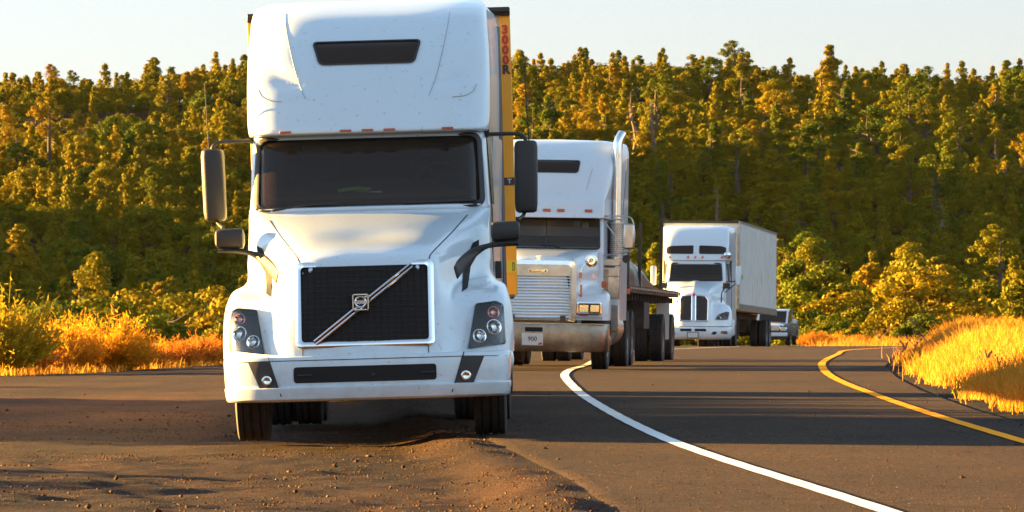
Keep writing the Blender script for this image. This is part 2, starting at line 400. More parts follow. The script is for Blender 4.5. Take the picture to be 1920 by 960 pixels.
def axis_pts(lo, hi, d, far_lo, far_hi, g=1.13):
    a = list(np.arange(lo, hi, d)); s = d
    while a[-1] < far_hi: s = min(s * g, 12 + abs(a[-1]) * .03); a.append(a[-1] + s)
    s = d
    while a[0] > far_lo: s = min(s * g, 12 + abs(a[0]) * .03); a.insert(0, a[0] - s)
    return a
def ground_mat(name, base, dark, light, grit, spark=.0, bump=.6, scale=1.0, cracks=False):
    m = bpy.data.materials.new(name); m.use_nodes = True; nt = m.node_tree; L = nt.links.new; b = nt.nodes['Principled BSDF']
    b.inputs['Roughness'].default_value = .9; b.inputs['Specular IOR Level'].default_value = .12
    tc = nt.nodes.new('ShaderNodeTexCoord')
    def nz(s, det=6, ro=.6, sx=1., sy=1.):
        mp = nt.nodes.new('ShaderNodeMapping'); mp.inputs['Scale'].default_value = (sx, sy, 1); L(tc.outputs['Object'], mp.inputs[0])
        n = nt.nodes.new('ShaderNodeTexNoise'); n.inputs['Scale'].default_value = s; n.inputs['Detail'].default_value = det; n.inputs['Roughness'].default_value = ro
        L(mp.outputs[0], n.inputs['Vector']); return n.outputs['Fac']
    def ramp(f, stops):
        r = nt.nodes.new('ShaderNodeValToRGB'); r.color_ramp.elements[0].position = stops[0][0]; r.color_ramp.elements[0].color = (*stops[0][1], 1)
        r.color_ramp.elements[1].position = stops[-1][0]; r.color_ramp.elements[1].color = (*stops[-1][1], 1)
        for p, c in stops[1:-1]:
            e = r.color_ramp.elements.new(p); e.color = (*c, 1)
        L(f, r.inputs['Fac']); return r.outputs['Color']
    def mix(f, a, c, mode='MIX'):
        x = nt.nodes.new('ShaderNodeMix'); x.data_type = 'RGBA'; x.blend_type = mode
        if isinstance(f, float): x.inputs['Factor'].default_value = f
        else: L(f, x.inputs['Factor'])
        for k, v in (('A', a), ('B', c)):
            if isinstance(v, tuple): x.inputs[k].default_value = (*v, 1)
            else: L(v, x.inputs[k])
        return x.outputs['Result']
    big = ramp(nz(.35 * scale, 8, .65, 1, .45), [(.35, dark), (.5, base), (.68, light)])
    fine = ramp(nz(16, 4, .7), [(.3, (.55, .55, .55)), (.5, (1, 1, 1)), (.75, (1.9, 1.8, 1.7))])
    c = mix(1.0, big, fine, 'MULTIPLY')
    c = mix(1.0, c, ramp(nz(95, 2, .6), [(.32, (.45, .45, .45)), (.5, (1, 1, 1)), (.68, (2.1, 2.0, 1.9))]), 'MULTIPLY')
    g = ramp(nz(55, 2, .5), [(.62, (0, 0, 0)), (.68, (1, 1, 1))])
    c = mix(g, c, grit)
    if cracks:
        v = nt.nodes.new('ShaderNodeTexVoronoi'); v.feature = 'DISTANCE_TO_EDGE'; v.inputs['Scale'].default_value = .33
        nn = nt.nodes.new('ShaderNodeTexNoise'); nn.inputs['Scale'].default_value = 1.3; nn.inputs['Detail'].default_value = 6; L(tc.outputs['Object'], nn.inputs['Vector'])
        ad = nt.nodes.new('ShaderNodeMix'); ad.data_type = 'RGBA'; ad.inputs['Factor'].default_value = .45; L(tc.outputs['Object'], ad.inputs['A']); L(nn.outputs['Color'], ad.inputs['B'])
        L(ad.outputs['Result'], v.inputs['Vector'])
        c = mix(ramp(v.outputs['Distance'], [(.0, (1, 1, 1)), (.006, (0, 0, 0))]), c, (.012, .009, .007))
    L(c, b.inputs['Base Color'])
    bp = nt.nodes.new('ShaderNodeBump'); bp.inputs['Strength'].default_value = bump; bp.inputs['Distance'].default_value = .06
    L(nz(34, 5, .75), bp.inputs['Height']); L(bp.outputs['Normal'], b.inputs['Normal'])
    return m
M['dirt'] = ground_mat('dirt_gravel', (.035, .0142, .0052), (.013, .0056, .0025), (.066, .028, .010), (.13, .085, .045), bump=.9)
M['asphalt'] = ground_mat('asphalt', (.033, .0172, .0080), (.020, .0105, .005), (.047, .026, .013), (.11, .075, .045), bump=.5, cracks=True)
def line_mat(name, col, under):
    m = mat(name, col, rough=.9, spec=.08, bump=.4, bump_scale=50); nt = m.node_tree; b = nt.nodes['Principled BSDF']; L = nt.links.new
    tc = nt.nodes.new('ShaderNodeTexCoord'); n = nt.nodes.new('ShaderNodeTexNoise'); n.inputs['Scale'].default_value = 22; n.inputs['Detail'].default_value = 8; n.inputs['Roughness'].default_value = .75
    L(tc.outputs['Object'], n.inputs['Vector'])
    r = nt.nodes.new('ShaderNodeValToRGB'); r.color_ramp.elements[0].position = .56; r.color_ramp.elements[0].color = (*col, 1); r.color_ramp.elements[1].position = .72; r.color_ramp.elements[1].color = (*under, 1)
    L(n.outputs['Fac'], r.inputs['Fac']); L(r.outputs['Color'], b.inputs['Base Color']); return m
M['line_white'] = line_mat('white_road_paint', (.74, .74, .72), (.2, .18, .16))
M['line_yellow'] = line_mat('yellow_road_paint', (.95, .34, .001), (.25, .14, .03))

xs = axis_pts(-5.2, 5.2, .09, -700, 700); ys = axis_pts(23, 60, .15, -120, 1400)
tv = [(x, y, gz(x, y)) for y in ys for x in xs]
nx = len(xs)
terr = MB(); terr.add(tv, [(i * nx + j, i * nx + j + 1, (i + 1) * nx + j + 1, (i + 1) * nx + j) for i in range(len(ys) - 1) for j in range(nx - 1)])
M['hillside'] = ground_mat('hillside_soil', (.022, .014, .005), (.012, .008, .003), (.04, .024, .008), (.03, .02, .008), bump=.8, scale=.3)
terr.m = [0 if ys[i] < 200 else 1 for i in range(len(ys) - 1) for j in range(nx - 1)]
tag(terr.build('ground', ['dirt', 'hillside'], smooth=180, weld=False), kind='structure')

# ---- the road: white edge line and yellow centre line read off the photograph as ground points
wl = [G(*p) for p in [(1650, 960), (1500, 912), (1350, 866), (1270, 838), (1180, 796), (1120, 762), (1085, 738), (1064, 716), (1059, 704), (1072, 694), (1100, 686)]]
wl += [(2.05, 106), (3.1, 122), (4.9, 136), (7.6, 152), (11.5, 170), (17, 190), (26, 212)]
wl = [(3.35, 4.0), (2.6, 15.5)] + wl
yl = [G(*p) for p in [(1920, 832), (1800, 797), (1700, 765), (1600, 728), (1556, 706), (1543, 692), (1544, 680), (1570, 666)]]
yl += [(9.2, 129), (12.2, 146), (16.5, 163), (23, 181), (34, 200)]
yl = [(4.7, 4.0), (4.35, 15.5), (4.18, 28)] + yl
def clean(l):
    o = [l[0]]
    for p in l[1:]:
        if p[1] > o[-1][1] + .5: o.append(p)
    return o
wl, yl = clean(wl), clean(yl)
def xat(l, y):
    c = crom(l, 8); return float(np.interp(y, c[:, 1], c[:, 0]))
def strip(mb, xl, xr, ys_, nxs, dz):
    mb.grid([[(xl(y) + (xr(y) - xl(y)) * k / nxs, y, gz(xl(y) + (xr(y) - xl(y)) * k / nxs, y, False) + (dz if k else -.04)) for k in range(nxs + 1)] for y in ys_])
rys = list(np.arange(4, 70, .5)) + list(np.arange(70, 206, 1.5))
def road_l(y): return min(float(np.interp(y, BY, BX)) + .22, xat(wl, y) - .5) if y < 75 else xat(wl, y) - float(np.interp(y, [75, 90, 130, 150, 200], [3.6, 4.6, 5.2, 5.6, 5.0]))
def road_r(y): return isl(y) - .52 if y < 112 else xat(yl, y) + 3.4
rd = MB(); strip(rd, road_l, road_r, rys, 44, .014)
tag(rd.build('road', 'asphalt', smooth=180, weld=False), kind='structure')
M['verge'] = ground_mat('shaded_verge_soil', (.008, .005, .003), (.005, .003, .002), (.015, .009, .005), (.06, .04, .02), bump=.8)  # near-black soil: the shade along the bank is put into its colour
vg = MB(); vy = list(np.arange(30, 124, .8)); strip(vg, lambda y: isl(y) - .53, lambda y: isl(y) + .35, vy, 8, .010); tag(vg.build('shaded_verge_soil', 'verge', smooth=180, weld=False), kind='structure')
for l, w, m_, nm in ((wl, .066, 'line_white', 'white_edge_line'), (yl, .068, 'line_yellow', 'yellow_centre_line')):
    c = crom(l, 10)
    cy = np.concatenate([np.arange(c[0][1], 60, .5), np.arange(60, c[-1][1], .8)]); cx_ = np.interp(cy, c[:, 1], c[:, 0])
    for _ in range(3):
        kk = 11; pad = np.pad(cx_, kk // 2, mode='edge'); sm = np.convolve(pad, np.ones(kk) / kk, 'valid'); sm[:6] = cx_[:6]; sm[-6:] = cx_[-6:]; wgt = np.clip((70 - cy) / 8, 0, 1); cx_ = wgt * sm + (1 - wgt) * cx_
    c = np.stack([cx_, cy], 1); g = []
    for i in range(len(c)):
        t = c[min(i + 1, len(c) - 1)] - c[max(i - 1, 0)]; t /= np.hypot(*t); nrm = np.array([t[1], -t[0]])
        wob = .003 * math.sin(i * 1.7)
        g.append([(c[i][0] + nrm[0] * (w + wob) * k, c[i][1] + nrm[1] * (w + wob) * k, gz(c[i][0], c[i][1], False) + .022) for k in (-1, 0, 1)])
    b = MB(); b.grid(g); tag(b.build(nm, m_, smooth=180, weld=False), kind='structure')
# ------------------------------------------------------------------ vehicle helpers
class Frame:
    def __init__(s, x, y, z, yaw, roll, pitch=0):
        s.M = Matrix.Translation((x, y, z)) @ Matrix.Rotation(math.radians(yaw), 4, 'Z') @ Matrix.Rotation(math.radians(roll), 4, 'Y') @ Matrix.Rotation(math.radians(pitch), 4, 'X')
        s.Mi = s.M.inverted(); s.D = y; s.o = s.Mi @ Vector((0, 0, CZ))
    def L(s, px, py, ly):
        d = s.Mi.to_3x3() @ Vector(((px - CX) / FPX, 1, (HZ - py) / FPX)); t = (ly - s.o.y) / d.y
        return s.o + d * t

def shell_row(z, hw, yf, cd, n, hwb, yb, k=12, ns=4):
    """one horizontal ring of a cab: bowed front, rounded corner, straight side, flat back"""
    pts = []
    for i in range(k + 1):
        t = math.pi / 2 * i / k
        pts.append((hw * math.sin(t) ** (2 / n) if i else 0, yf + cd * (1 - math.cos(t) ** (2 / n) if i < k else 1), z))
    y0 = yf + cd
    for i in range(1, ns + 1):
        u = i / ns; pts.append((hw + (hwb - hw) * u, y0 + (yb - .08 - y0) * u, z))
    pts.append((hwb - .08, yb, z)); pts.append((0, yb, z))
    return pts
def shell(rows, nr=3, cap_top=True, disp=None, hole=None, k=12):
    g = np.array([shell_row(*r, k=k) for r in rows])
    g = np.stack([crom(g[:, j], nr) for j in range(g.shape[1])], 1)
    if disp:
        for a in g:
            for p in a: p[1] += disp(p)
    full = np.concatenate([g[:, ::-1][:, :-1] * np.array([-1, 1, 1]), g], 1)
    mb = MB(); mb.grid(full, close=False)
    if hole:
        keep = []
        for f in mb.f:
            c = np.mean([mb.v[i] for i in f], 0)
            keep.append(not any(inside((c[0], c[2]), h) and c[1] < hy for h, hy in hole))
        mb.f = [f for f, k_ in zip(mb.f, keep) if k_]; mb.m = [0] * len(mb.f)
    if cap_top:
        top = full[-1]; c = top.mean(0); n = len(top)
        mb.add([tuple(p) for p in top] + [(0, c[1], c[2] + .02)], [(i, i + 1, n) for i in range(n - 1)])
    return mb

def tyre_prof(r, w):
    h = w / 2; g = .012
    return [(-h * .72, r * .56), (-h * .95, r * .66), (-h, r * .80), (-h * .95, r * .95), (-h * .86, r), (-h * .55, r), (-h * .53, r - g), (-h * .47, r - g), (-h * .45, r), (-h * .13, r), (-h * .11, r - g),
            (h * .11, r - g), (h * .13, r), (h * .45, r), (h * .47, r - g), (h * .53, r - g), (h * .55, r), (h * .86, r), (h * .95, r * .95), (h, r * .80), (h * .95, r * .66), (h * .72, r * .56)]
def wheel(parent, x, y, r=.51, w=.28, dual=False, sub=True, z=None):
    z = r if z is None else z
    s = 1 if x > 0 else -1
    mb = MB()
    xs_ = [x, x - s * (w + .045)] if dual else [x]
    for xx in xs_: mb.lathe(tyre_prof(r, w), (xx, y, z))
    h = s * w / 2
    dish = -.11 if dual else .03
    rim = MB() if sub else mb
    if not sub: mb.mi = 1
    rim.lathe([(h * .70, r * .57), (h * .86, r * .56), (h * .80, r * .52), (h * .3 + s * dish * .4, r * .48), (h * .2 + s * dish, r * .30), (h * .3 + s * dish, r * .22), (h * .9 + s * dish, r * .20), (h * 1.05 + s * dish, r * .13), (h * 1.05 + s * dish, .001)], (x, y, z))
    rim.lathe([(-h * .72, r * .57), (-h * .2, r * .5), (-h * .1, .001)], (x, y, z), n=20)
    for k in range(10):
        a = k * math.pi / 5
        rim.box((x + h * .35 + s * dish, y + r * .27 * math.cos(a), z + r * .27 * math.sin(a)), (.05, .03, .03))
    if sub:
        o = mb.build('wheel', 'rubber', parent); rim.build('rim', 'rim', o)
    else:
        o = mb.build('wheel', ['rubber', 'rim'], parent)
    return o
def marker(parent, x, z, bvh, w=.11, h=.024, m='amber_dark'):
    b = MB(); y = cast(bvh, (x, z)); b.box((x, y - .012, z), (w, .03, h)); return b.build('marker_light', m, parent, bevel=.006)
def rod(parent, name, pts, r, m='black', smooth=4):
    b = MB(); b.tube(pts, r, n=10, smooth=smooth); return b.build(name, m, parent)

def cab_interior(parent, hw, y, zf, zt, wheel_x, back):
    b = MB(); b.box((0, back, (zf + zt) / 2), (2 * hw, .04, zt - zf)); b.box((0, (y + back) / 2, zf - .02), (2 * hw, back - y, .04)); b.box((0, (y + back) / 2, zt), (2 * hw, back - y, .04))
    for s in (-1, 1): b.box((s * hw, (y + back) / 2 + .2, (zf + zt) / 2), (.04, back - y - .4, zt - zf))
    b.build('cab_interior', 'interior', parent)
    b = MB(); b.prism([(y + .12, zf - .02), (y + .75, zf - .02), (y + .75, zf + .15), (y + .5, zf + .19), (y + .15, zf + .06)], 'X', -hw * .93, hw * .93); b.build('dashboard', 'dash', parent, bevel=.02)
    b = MB(); c = Vector((wheel_x, y + .82, zf + .13)); ti = Matrix.Rotation(math.radians(62), 3, 'X')
    b.tube([c + ti @ Vector((.23 * math.cos(a * math.pi / 14), .23 * math.sin(a * math.pi / 14), 0)) for a in range(29)], .016, n=8)
    for a in (0.1, 2.1, 4.2): b.tube([c, c + ti @ Vector((.22 * math.cos(a), .22 * math.sin(a), 0))], .014, n=6)
    b.build('steering_wheel', 'dash', parent)
    for s in (-1, 1):
        b = MB(); b.box((s * .55, back - .45, zf + .05), (.5, .18, .72)); b.box((s * .55, back - .47, zf + .52), (.28, .12, .2)); b.build('seat', 'seat', parent, bevel=.05)

# ================================================================== TRUCK 1 : white aerodynamic tractor in the foreground
fr1 = Frame((690 - CX) * 40 / FPX, 40, CZ - 1.165, 0.0, -1.6)
T1 = empty('semi_truck', fr1.M)
tag(T1, 'largest, nearest white truck, with black mesh grille crossed by a chrome diagonal bar', 'semi truck', 'white semi trucks parked along the bend')
def zz(py, d, fr=fr1, c=690): return fr.L(c, py, d).z
def S(d, fr=fr1): return (fr.D + d) / FPX
def H1(hx, py, d): return (hx * S(d), zz(py, d))
# --- hood with fenders
hr = [
 (666, [(0,.02),(70,.03),(131,.07),(160,.14),(188,.24),(225,.38),(258,.60),(271,.85),(272,1.0)]),
 (640, [(0,.05),(70,.06),(131,.10),(158,.17),(185,.28),(222,.42),(257,.62),(271,.88),(273,1.0)]),
 (610, [(0,.08),(70,.09),(131,.13),(155,.21),(178,.34),(218,.48),(256,.66),(270,.92),(272,1.02)]),
 (580, [(0,.10),(70,.11),(131,.16),(152,.26),(170,.42),(212,.56),(254,.72),(267,.98),(269,1.1)]),
 (558, [(0,.12),(70,.13),(130,.19),(149,.33),(166,.58),(208,.70),(248,.82),(261,1.05),(263,1.2)]),
 (540, [(0,.14),(70,.15),(129,.22),(147,.40),(166,.80),(200,.98),(236,1.05),(252,1.3),(254,1.6)]),
 (524, [(0,.16),(70,.17),(128,.25),(146,.46),(168,.92),(196,1.25),(222,1.45),(230,1.7),(231,2.2)]),
 (490, [(0,.20),(70,.21),(124,.30),(146,.55),(172,1.02),(198,1.35),(220,1.6),(228,1.8),(229,2.2)]),
 (474, [(0,.30),(66,.31),(118,.40),(145,.68),(175,1.12),(200,1.42),(220,1.68),(227,1.85),(228,2.2)]),
 (455, [(0,.62),(64,.63),(118,.70),(150,.92),(180,1.25),(204,1.52),(219,1.75),(226,1.9),(227,2.2)]),
 (430, [(0,1.15),(62,1.16),(120,1.22),(158,1.35),(188,1.55),(206,1.7),(219,1.85),(225,2.0),(226,2.22)]),
 (407, [(0,1.72),(60,1.73),(125,1.78),(168,1.85),(196,1.93),(210,2.0),(219,2.08),(225,2.15),(226,2.25)]),
 (396, [(0,2.02),(60,2.03),(125,2.06),(168,2.1),(196,2.14),(210,2.18),(219,2.22),(225,2.26),(226,2.3)])]
g = refine([[(h * S(d), d, zz(py, d)) for h, d in cols] for py, cols in hr], 5, 4)
for a in g:
    for p in a:   # the soft scoop in the middle of the bonnet
        xx = p[0] / .42; p[2] += 0 if abs(xx) > 1.5 or not .6 < p[1] < 1.25 else -.022 * math.exp(-(xx ** 2) * 1.2) * math.sin(math.pi * (p[1] - .6) / .65)
hood = MB(); hood.grid(g); hood.mirror(); hb = hood.bvh()
ho = hood.build('hood', 'white', T1, smooth=60)
for s in (-1, 1):
    b = MB(); seamline(b, [(s * x, z) for x, z in (H1(186, 408, 1.8), H1(160, 440, 1.2), H1(128, 476, .5), H1(122, 488, .3))], hb, w=.010)
    b.build('panel_seam', 'seam', ho); b = MB(); seamline(b, [(s * x, z) for x, z in (H1(118, 650, .1), H1(118, 664, .1))], hb, w=.008); b.build('panel_seam', 'seam', ho)
# --- grille
gx, gz1, gz0 = 131 * S(.12), zz(488, .2), zz(650, .08)
ox = rpoly([(-gx, gz0), (gx * .995, gz0), (gx, gz1), (-gx * .99, gz1)], .06, 8)
ixp = rpoly([(-gx + .052, gz0 + .05), (gx - .052, gz0 + .05), (gx - .052, gz1 - .045), (-gx + .052, gz1 - .045)], .035, 8)
b = MB(); ringstrip(b, ox, ixp, hb, off=.03, thick=.06, crown=.012); gs = b.build('grille_surround', 'chrome', T1, smooth=50)
b = MB(); patch(b, ixp, hb, off=.004, res=.12)
w_, h_ = gx - .05, (gz1 - gz0)
for i in range(1, 19):
    x = -w_ + 2 * w_ * i / 19; b.tube([(x, cast(hb, (x, gz0 + .05 + (h_ - .1) * k / 6)) - .005, gz0 + .05 + (h_ - .1) * k / 6) for k in range(7)], .0035, n=4)
b.mi = 1
for i in range(1, 15):
    z = gz0 + .04 + (h_ - .08) * i / 15; b.tube([(x, cast(hb, (x, z)) - .005, z) for x in np.linspace(-w_, w_, 9)], .0035, n=4)
gr = b.build('grille', ['void', 'grille'], T1, smooth=0)
b = MB()
for s in (-1, 1):
    for q in (-.012, .012):
        pts = []
        for k in range(9):
            u = k / 8; x = -94 + (91 + 94) * u; py = 640 + (500 - 640) * u
            p = H1(x, py, .12); pts.append((p[0] - .5 * q, cast(hb, p) - .035, p[1] + q * 1.3))
    # flat polished bar with a dark groove
for q0, q1, oo in ((-.024, -.006, .040), (.006, .024, .040)):
    ga = []
    for k in range(13):
        u = k / 12; p = H1(-94 + 184 * u, 640 - 141 * u, .12); nrm = Vector((-.6, .8))
        row = []
        for q, o_ in ((q0, .02), (q0, oo), ((q0 + q1) / 2, oo + .006), (q1, oo), (q1, .02)):
            x, z = p[0] + nrm.x * q, p[1] + nrm.y * q; row.append((x, cast(hb, (x, z)) - o_, z))
        ga.append(row)
    b.grid(ga)
b.build('diagonal_bar', 'chrome', T1, smooth=30)
ec = H1(-7, 566, .12); ey = cast(hb, ec) - .05
em = MB(); em.box((ec[0], ey + .012, ec[1]), (.128, .02, .128)); eo = em.build('emblem', 'black', T1, bevel=.004)
b = MB(); q = .064
for c_, d_ in (((0, q), (.136, .009)), ((0, -q), (.136, .009)), ((q, 0), (.009, .136)), ((-q, 0), (.009, .136))):
    b.box((ec[0] + c_[0], ey - .004, ec[1] + c_[1]), (d_[0], .02, d_[1]))
ring = lambda r: [(ec[0] + r * math.cos(a * math.pi / 18), ey - .01, ec[1] + r * math.sin(a * math.pi / 18)) for a in range(37)]
b.grid([ring(.052), [(x, y - .006, z) for x, y, z in ring(.045)], ring(.036)])
b.box((ec[0], ey - .012, ec[1]), (.105, .01, .026))
b.prism([(ec[0] + .030, ec[1] + .042), (ec[0] + .052, ec[1] + .058), (ec[0] + .054, ec[1] + .034), (ec[0] + .046, ec[1] + .042), (ec[0] + .038, ec[1] + .034)], 'Y', ey - .016, ey - .004)
b.build('emblem_ring', 'chrome', eo)
text_mesh('emblem_lettering', 'VOLVO', .027, 'letter_blue', eo, Matrix.Translation((ec[0], ey - .019, ec[1])) @ FACE, .001, .0006)
# --- headlights
for s in (-1, 1):
    pl = [H1(192, 658, .25), H1(259, 651, .6), H1(256, 578, .7), H1(243, 571, .66), H1(206, 575, .5)]
    pl = rpoly([(s * x, z) for x, z in pl], .02, 4)
    b = MB(); patch(b, pl, hb, off=.018, res=.03, thick=.03); h_ = b.build('headlight', 'lamp_housing', T1)
    b = MB(); cx_, cz_ = sum(p[0] for p in pl) / len(pl), sum(p[1] for p in pl) / len(pl)
    ringstrip(b, [(cx_ + (x - cx_) * 1.02, cz_ + (z - cz_) * 1.02) for x, z in pl], [(cx_ + (x - cx_) * .93, cz_ + (z - cz_) * .94) for x, z in pl], hb, off=.026, thick=.02, crown=.002); b.build('bezel', 'black', h_)
    for (hx, py, r, m_) in ((236, 621, .062, 'reflector'), (209, 637, .055, 'reflector'), (236, 594, .048, 'lamp_clear')):
        x, z = H1(hx, py, .5); x *= s; y = cast(hb, (x, z))
        sn = hb.find_nearest(Vector((x, y, z)))[1]; sn = -sn if sn.y > 0 else sn; nn = (sn + Vector((0, -1.1, 0))).normalized(); b = MB(); spin(b, [(.0, r * 1.08), (.040, r * 1.08), (.042, r * .96), (.028, r * .75), (.020, r * .35), (.019, .001)], (x, y, z), nn)
        b.build('lamp_bowl', m_, h_)
        b = MB(); spin(b, [(.022, r * .45), (.034, r * .4), (.040, r * .2), (.041, .001)], (x, y, z), nn, 16); b.build('lamp_bulb', 'lens', h_)
    b = MB(); patch(b, pl, hb, off=.070, res=.04, thick=.05); b.build('lamp_cover', 'lens', h_)
    # side air vent on the bonnet flank
    vp = [H1(208, 455, 1.6), H1(197, 461, 1.5), H1(181, 500, 1.2), H1(178, 552, 1.0), H1(188, 545, 1.1), H1(193, 505, 1.3), H1(208, 478, 1.6)]
    b = MB(); patch(b, [(s * x, z) for x, z in vp], hb, off=.012, res=.05, thick=.03); b.build('air_vent', 'void', T1)
# --- bumper
def bump_rows(rows, k=14):
    g = np.array([shell_row(zz(py, d), hx * S(d), d, cd, n, hx * S(d), 1.15, k=k, ns=3)[:-2] for py, hx, d, cd, n in rows])
    return g
br = [(664, 266, .10, .5, 3.0), (665, 270, .02, .5, 3.0), (669, 272, 0, .5, 3.0), (680, 272.5, -.01, .5, 3.0), (716, 271, -.01, .5, 3.0), (722, 270, -.01, .5, 3.0), (724.5, 272, -.045, .52, 3.0), (745, 269, -.02, .5, 3.0), (749, 264, .03, .5, 3.0), (750, 250, .10, .5, 3.0)]
g = bump_rows(br); g = np.stack([crom(g[:, j], 2) for j in range(g.shape[1])], 1)
bu = MB(); bu.grid(g); bu.mirror(); bb = bu.bvh(); bo = bu.build('bumper', 'white', T1, smooth=30)
b = MB(); patch(b, rpoly([H1(-136, 715, 0), H1(132, 715, 0), H1(132, 685, 0), H1(-136, 685, 0)], .03, 5), bb, off=.006, res=.08); bi = b.build('bumper_intake', 'void', bo)
for s in (-1, 1): b = MB(); b.box((s * .52, cast(bb, (s * .5, zz(700, 0))) - .014, zz(700, 0)), (.12, .01, .012)); b.build('intake_clip', 'frame', bo)
b = MB(); b.box((.06, cast(bb, (0, zz(700, 0))) - .014, zz(702, 0)), (.03, .012, .02)); b.build('tow_hook_cover', 'frame', bo)
for s in (-1, 1):
    b = MB(); patch(b, [(s * x, z) for x, z in (H1(222, 673, .1), H1(180, 673, .05), H1(165, 722, .05), H1(201, 722, .1))], bb, off=.005, res=.06); fo = b.build('fog_lamp_recess', 'black', bo)
    x, z = H1(187, 709, .05); x *= s; y = cast(bb, (x, z))
    b = MB(); b.lathe([(0, .042), (-.02, .042), (-.022, .036), (-.01, .025), (-.006, .001)], (x, y - .006, z), 'Y', 24); b.build('fog_lamp', 'reflector', bo)
    b = MB(); seamline(b, [(s * p[0], p[1]) for p in (H1(184, 665, .05), H1(182, 672, .05), H1(166, 722, .05), H1(156, 749, .05))], bb, w=.010, smooth=2)
    seamline(b, [(s * p[0], p[1]) for p in (H1(262, 674, .3), H1(222, 673, .1), H1(180, 672, .05))], bb, w=.006, smooth=2)
    b.build('bumper_seam', 'seam', bo)
b = MB(); seamline(b, [H1(-180, 672.5, 0), H1(0, 672.5, 0), H1(180, 672.5, 0)], bb, w=.006); b.build('bumper_seam', 'seam', bo)
# --- cab shell with a real windscreen opening
def hp(x, py, d): return H1(x, py, d)
wo = rpoly([hp(-219, 393, 2.15), hp(219, 393, 2.15), hp(212, 253, 2.55), hp(-212, 253, 2.55)], .10, 6)
wi = rpoly([hp(-209, 386, 2.15), hp(209, 386, 2.15), hp(203, 259, 2.55), hp(-203, 259, 2.55)], .08, 6)
cabr = [(.62, 1.07, 2.35, .35, 4, 1.14, 6.2), (1.3, 1.07, 2.3, .4, 3.5, 1.16, 6.3), (zz(400, 2.1), 226 * S(2.5), 2.08, .50, 4.4, 1.17, 6.35), (zz(385, 2.15), 225 * S(2.5), 2.15, .48, 4.4, 1.17, 6.35),
        (zz(320, 2.33), 222 * S(2.6), 2.33, .46, 4.4, 1.18, 6.35), (zz(262, 2.5), 219 * S(2.8), 2.5, .45, 4.4, 1.19, 6.35), (zz(244, 2.55), 218 * S(2.8), 2.56, .45, 4.4, 1.19, 6.35)]
cab = shell(cabr, nr=10, cap_top=False, k=26); cb = cab.bvh()
cab = shell(cabr, nr=10, cap_top=False, hole=[(wi, 3.2)], k=26)
co = cab.build('cab', 'white', T1, smooth=60)
b = MB(); patch(b, wi, cb, off=.006, res=.12, thick=.004); b.build('windscreen', 'glass', T1, smooth=80)
b = MB(); ringstrip(b, wo, wi, cb, off=.022, thick=.04, crown=.012); b.build('windscreen_seal', 'black', T1, smooth=50)
cab_interior(T1, .95, 2.75, zz(372, 2.6), zz(256, 2.6), .62, 4.6)
b = MB(); zd = zz(376, 2.9); b.prism([(-.32, 2.95), (.10, 2.90), (.05, 3.2), (-.22, 3.22)], 'Z', zd + .07, zd + .085); b.build('paper', 'paper', T1)
b = MB(); b.tube([(-.30, 2.93, zd + .09), (-.15, 2.95, zd + .11), (0, 2.9, zd + .10)], .02, n=8, smooth=4); b.build('cable', 'green', T1)
for x0, x1 in ((-.86, -.28), (.30, .95)):
    p0 = hp(x0 / S(2.3), 391, 2.2); p1 = hp(x1 / S(2.3), 381, 2.2)
    pts = [(p[0], cast(cb, p) - .04, p[1]) for p in (p0 if x0 < 0 else p1, ((p0[0] + p1[0]) / 2, (p0[1] + p1[1]) / 2 + .02), p1 if x0 < 0 else (p0[0], p0[1] + .04))]
    rod(T1, 'wiper', pts, .011)
# --- roof fairing
def fin(p):
    """the moulded shoulders: a crease that runs down each front edge of the fairing and dies out inwards"""
    x, y, z = abs(p[0]), p[1], p[2]
    zt, zb = zz(28, 3.3), zz(172, 2.5)
    if z > zt + .05 or z < zb - .15 or y > 4.2: return 0
    u = min(1, max(0, (zt - z) / (zt - zb)))
    xc = .86 + .10 * math.sin(u * math.pi) - .28 * max(0, (u - .45) / .55) ** 1.5
    d = x - xc
    a = .065 * math.exp(-(d / .15) ** 2) * (1 if d < 0 else 0) + (.065 * math.exp(-(d / .26) ** 2) if d >= 0 else 0)
    return a * math.sin(min(1, u * 1.4 + .15) * math.pi * .62) * (1 - sstep(.86, 1.0, u)) - .0
fairr = [(zz(250, 2.40), 216 * S(2.8), 2.50, .45, 4.3, 1.165, 6.35), (zz(249, 2.40), 222 * S(2.8), 2.38, .55, 4.3, 1.165, 6.35), (zz(243, 2.36), 225 * S(2.8), 2.35, .58, 4.3, 1.165, 6.35), (zz(225, 2.40), 227 * S(2.85), 2.39, .6, 4.3, 1.17, 6.38),
         (zz(180, 2.50), 228 * S(2.9), 2.50, .62, 4.3, 1.175, 6.4), (zz(130, 2.65), 228 * S(3.0), 2.65, .66, 4.3, 1.18, 6.4), (zz(85, 2.84), 227 * S(3.1), 2.84, .70, 4.3, 1.18, 6.4),
         (zz(50, 3.06), 224 * S(3.3), 3.06, .75, 4.3, 1.18, 6.4), (zz(28, 3.30), 222 * S(3.6), 3.30, .8, 4.3, 1.175, 6.4), (zz(13, 3.7), 219 * S(4), 3.7, .8, 4.3, 1.165, 6.4), (zz(5, 4.1), 213 * S(4.4), 4.1, .8, 4.3, 1.14, 6.35), (zz(1, 4.6), 202 * S(4.8), 4.6, .7, 4.3, 1.04, 6.3)]
fa = shell(fairr, nr=6, disp=fin, k=44); fb = fa.bvh(); fo = fa.build('roof_fairing', 'white', T1, smooth=60)
rw = [hp(-90, 120, 2.7), hp(90, 120, 2.7), hp(103, 75, 2.85), hp(-103, 75, 2.85)]
ro_, ri_ = rpoly(rw, .05, 6), rpoly([(x * .96, z + (.012 if k < 2 else -.012)) for k, (x, z) in enumerate(rw)], .045, 6)
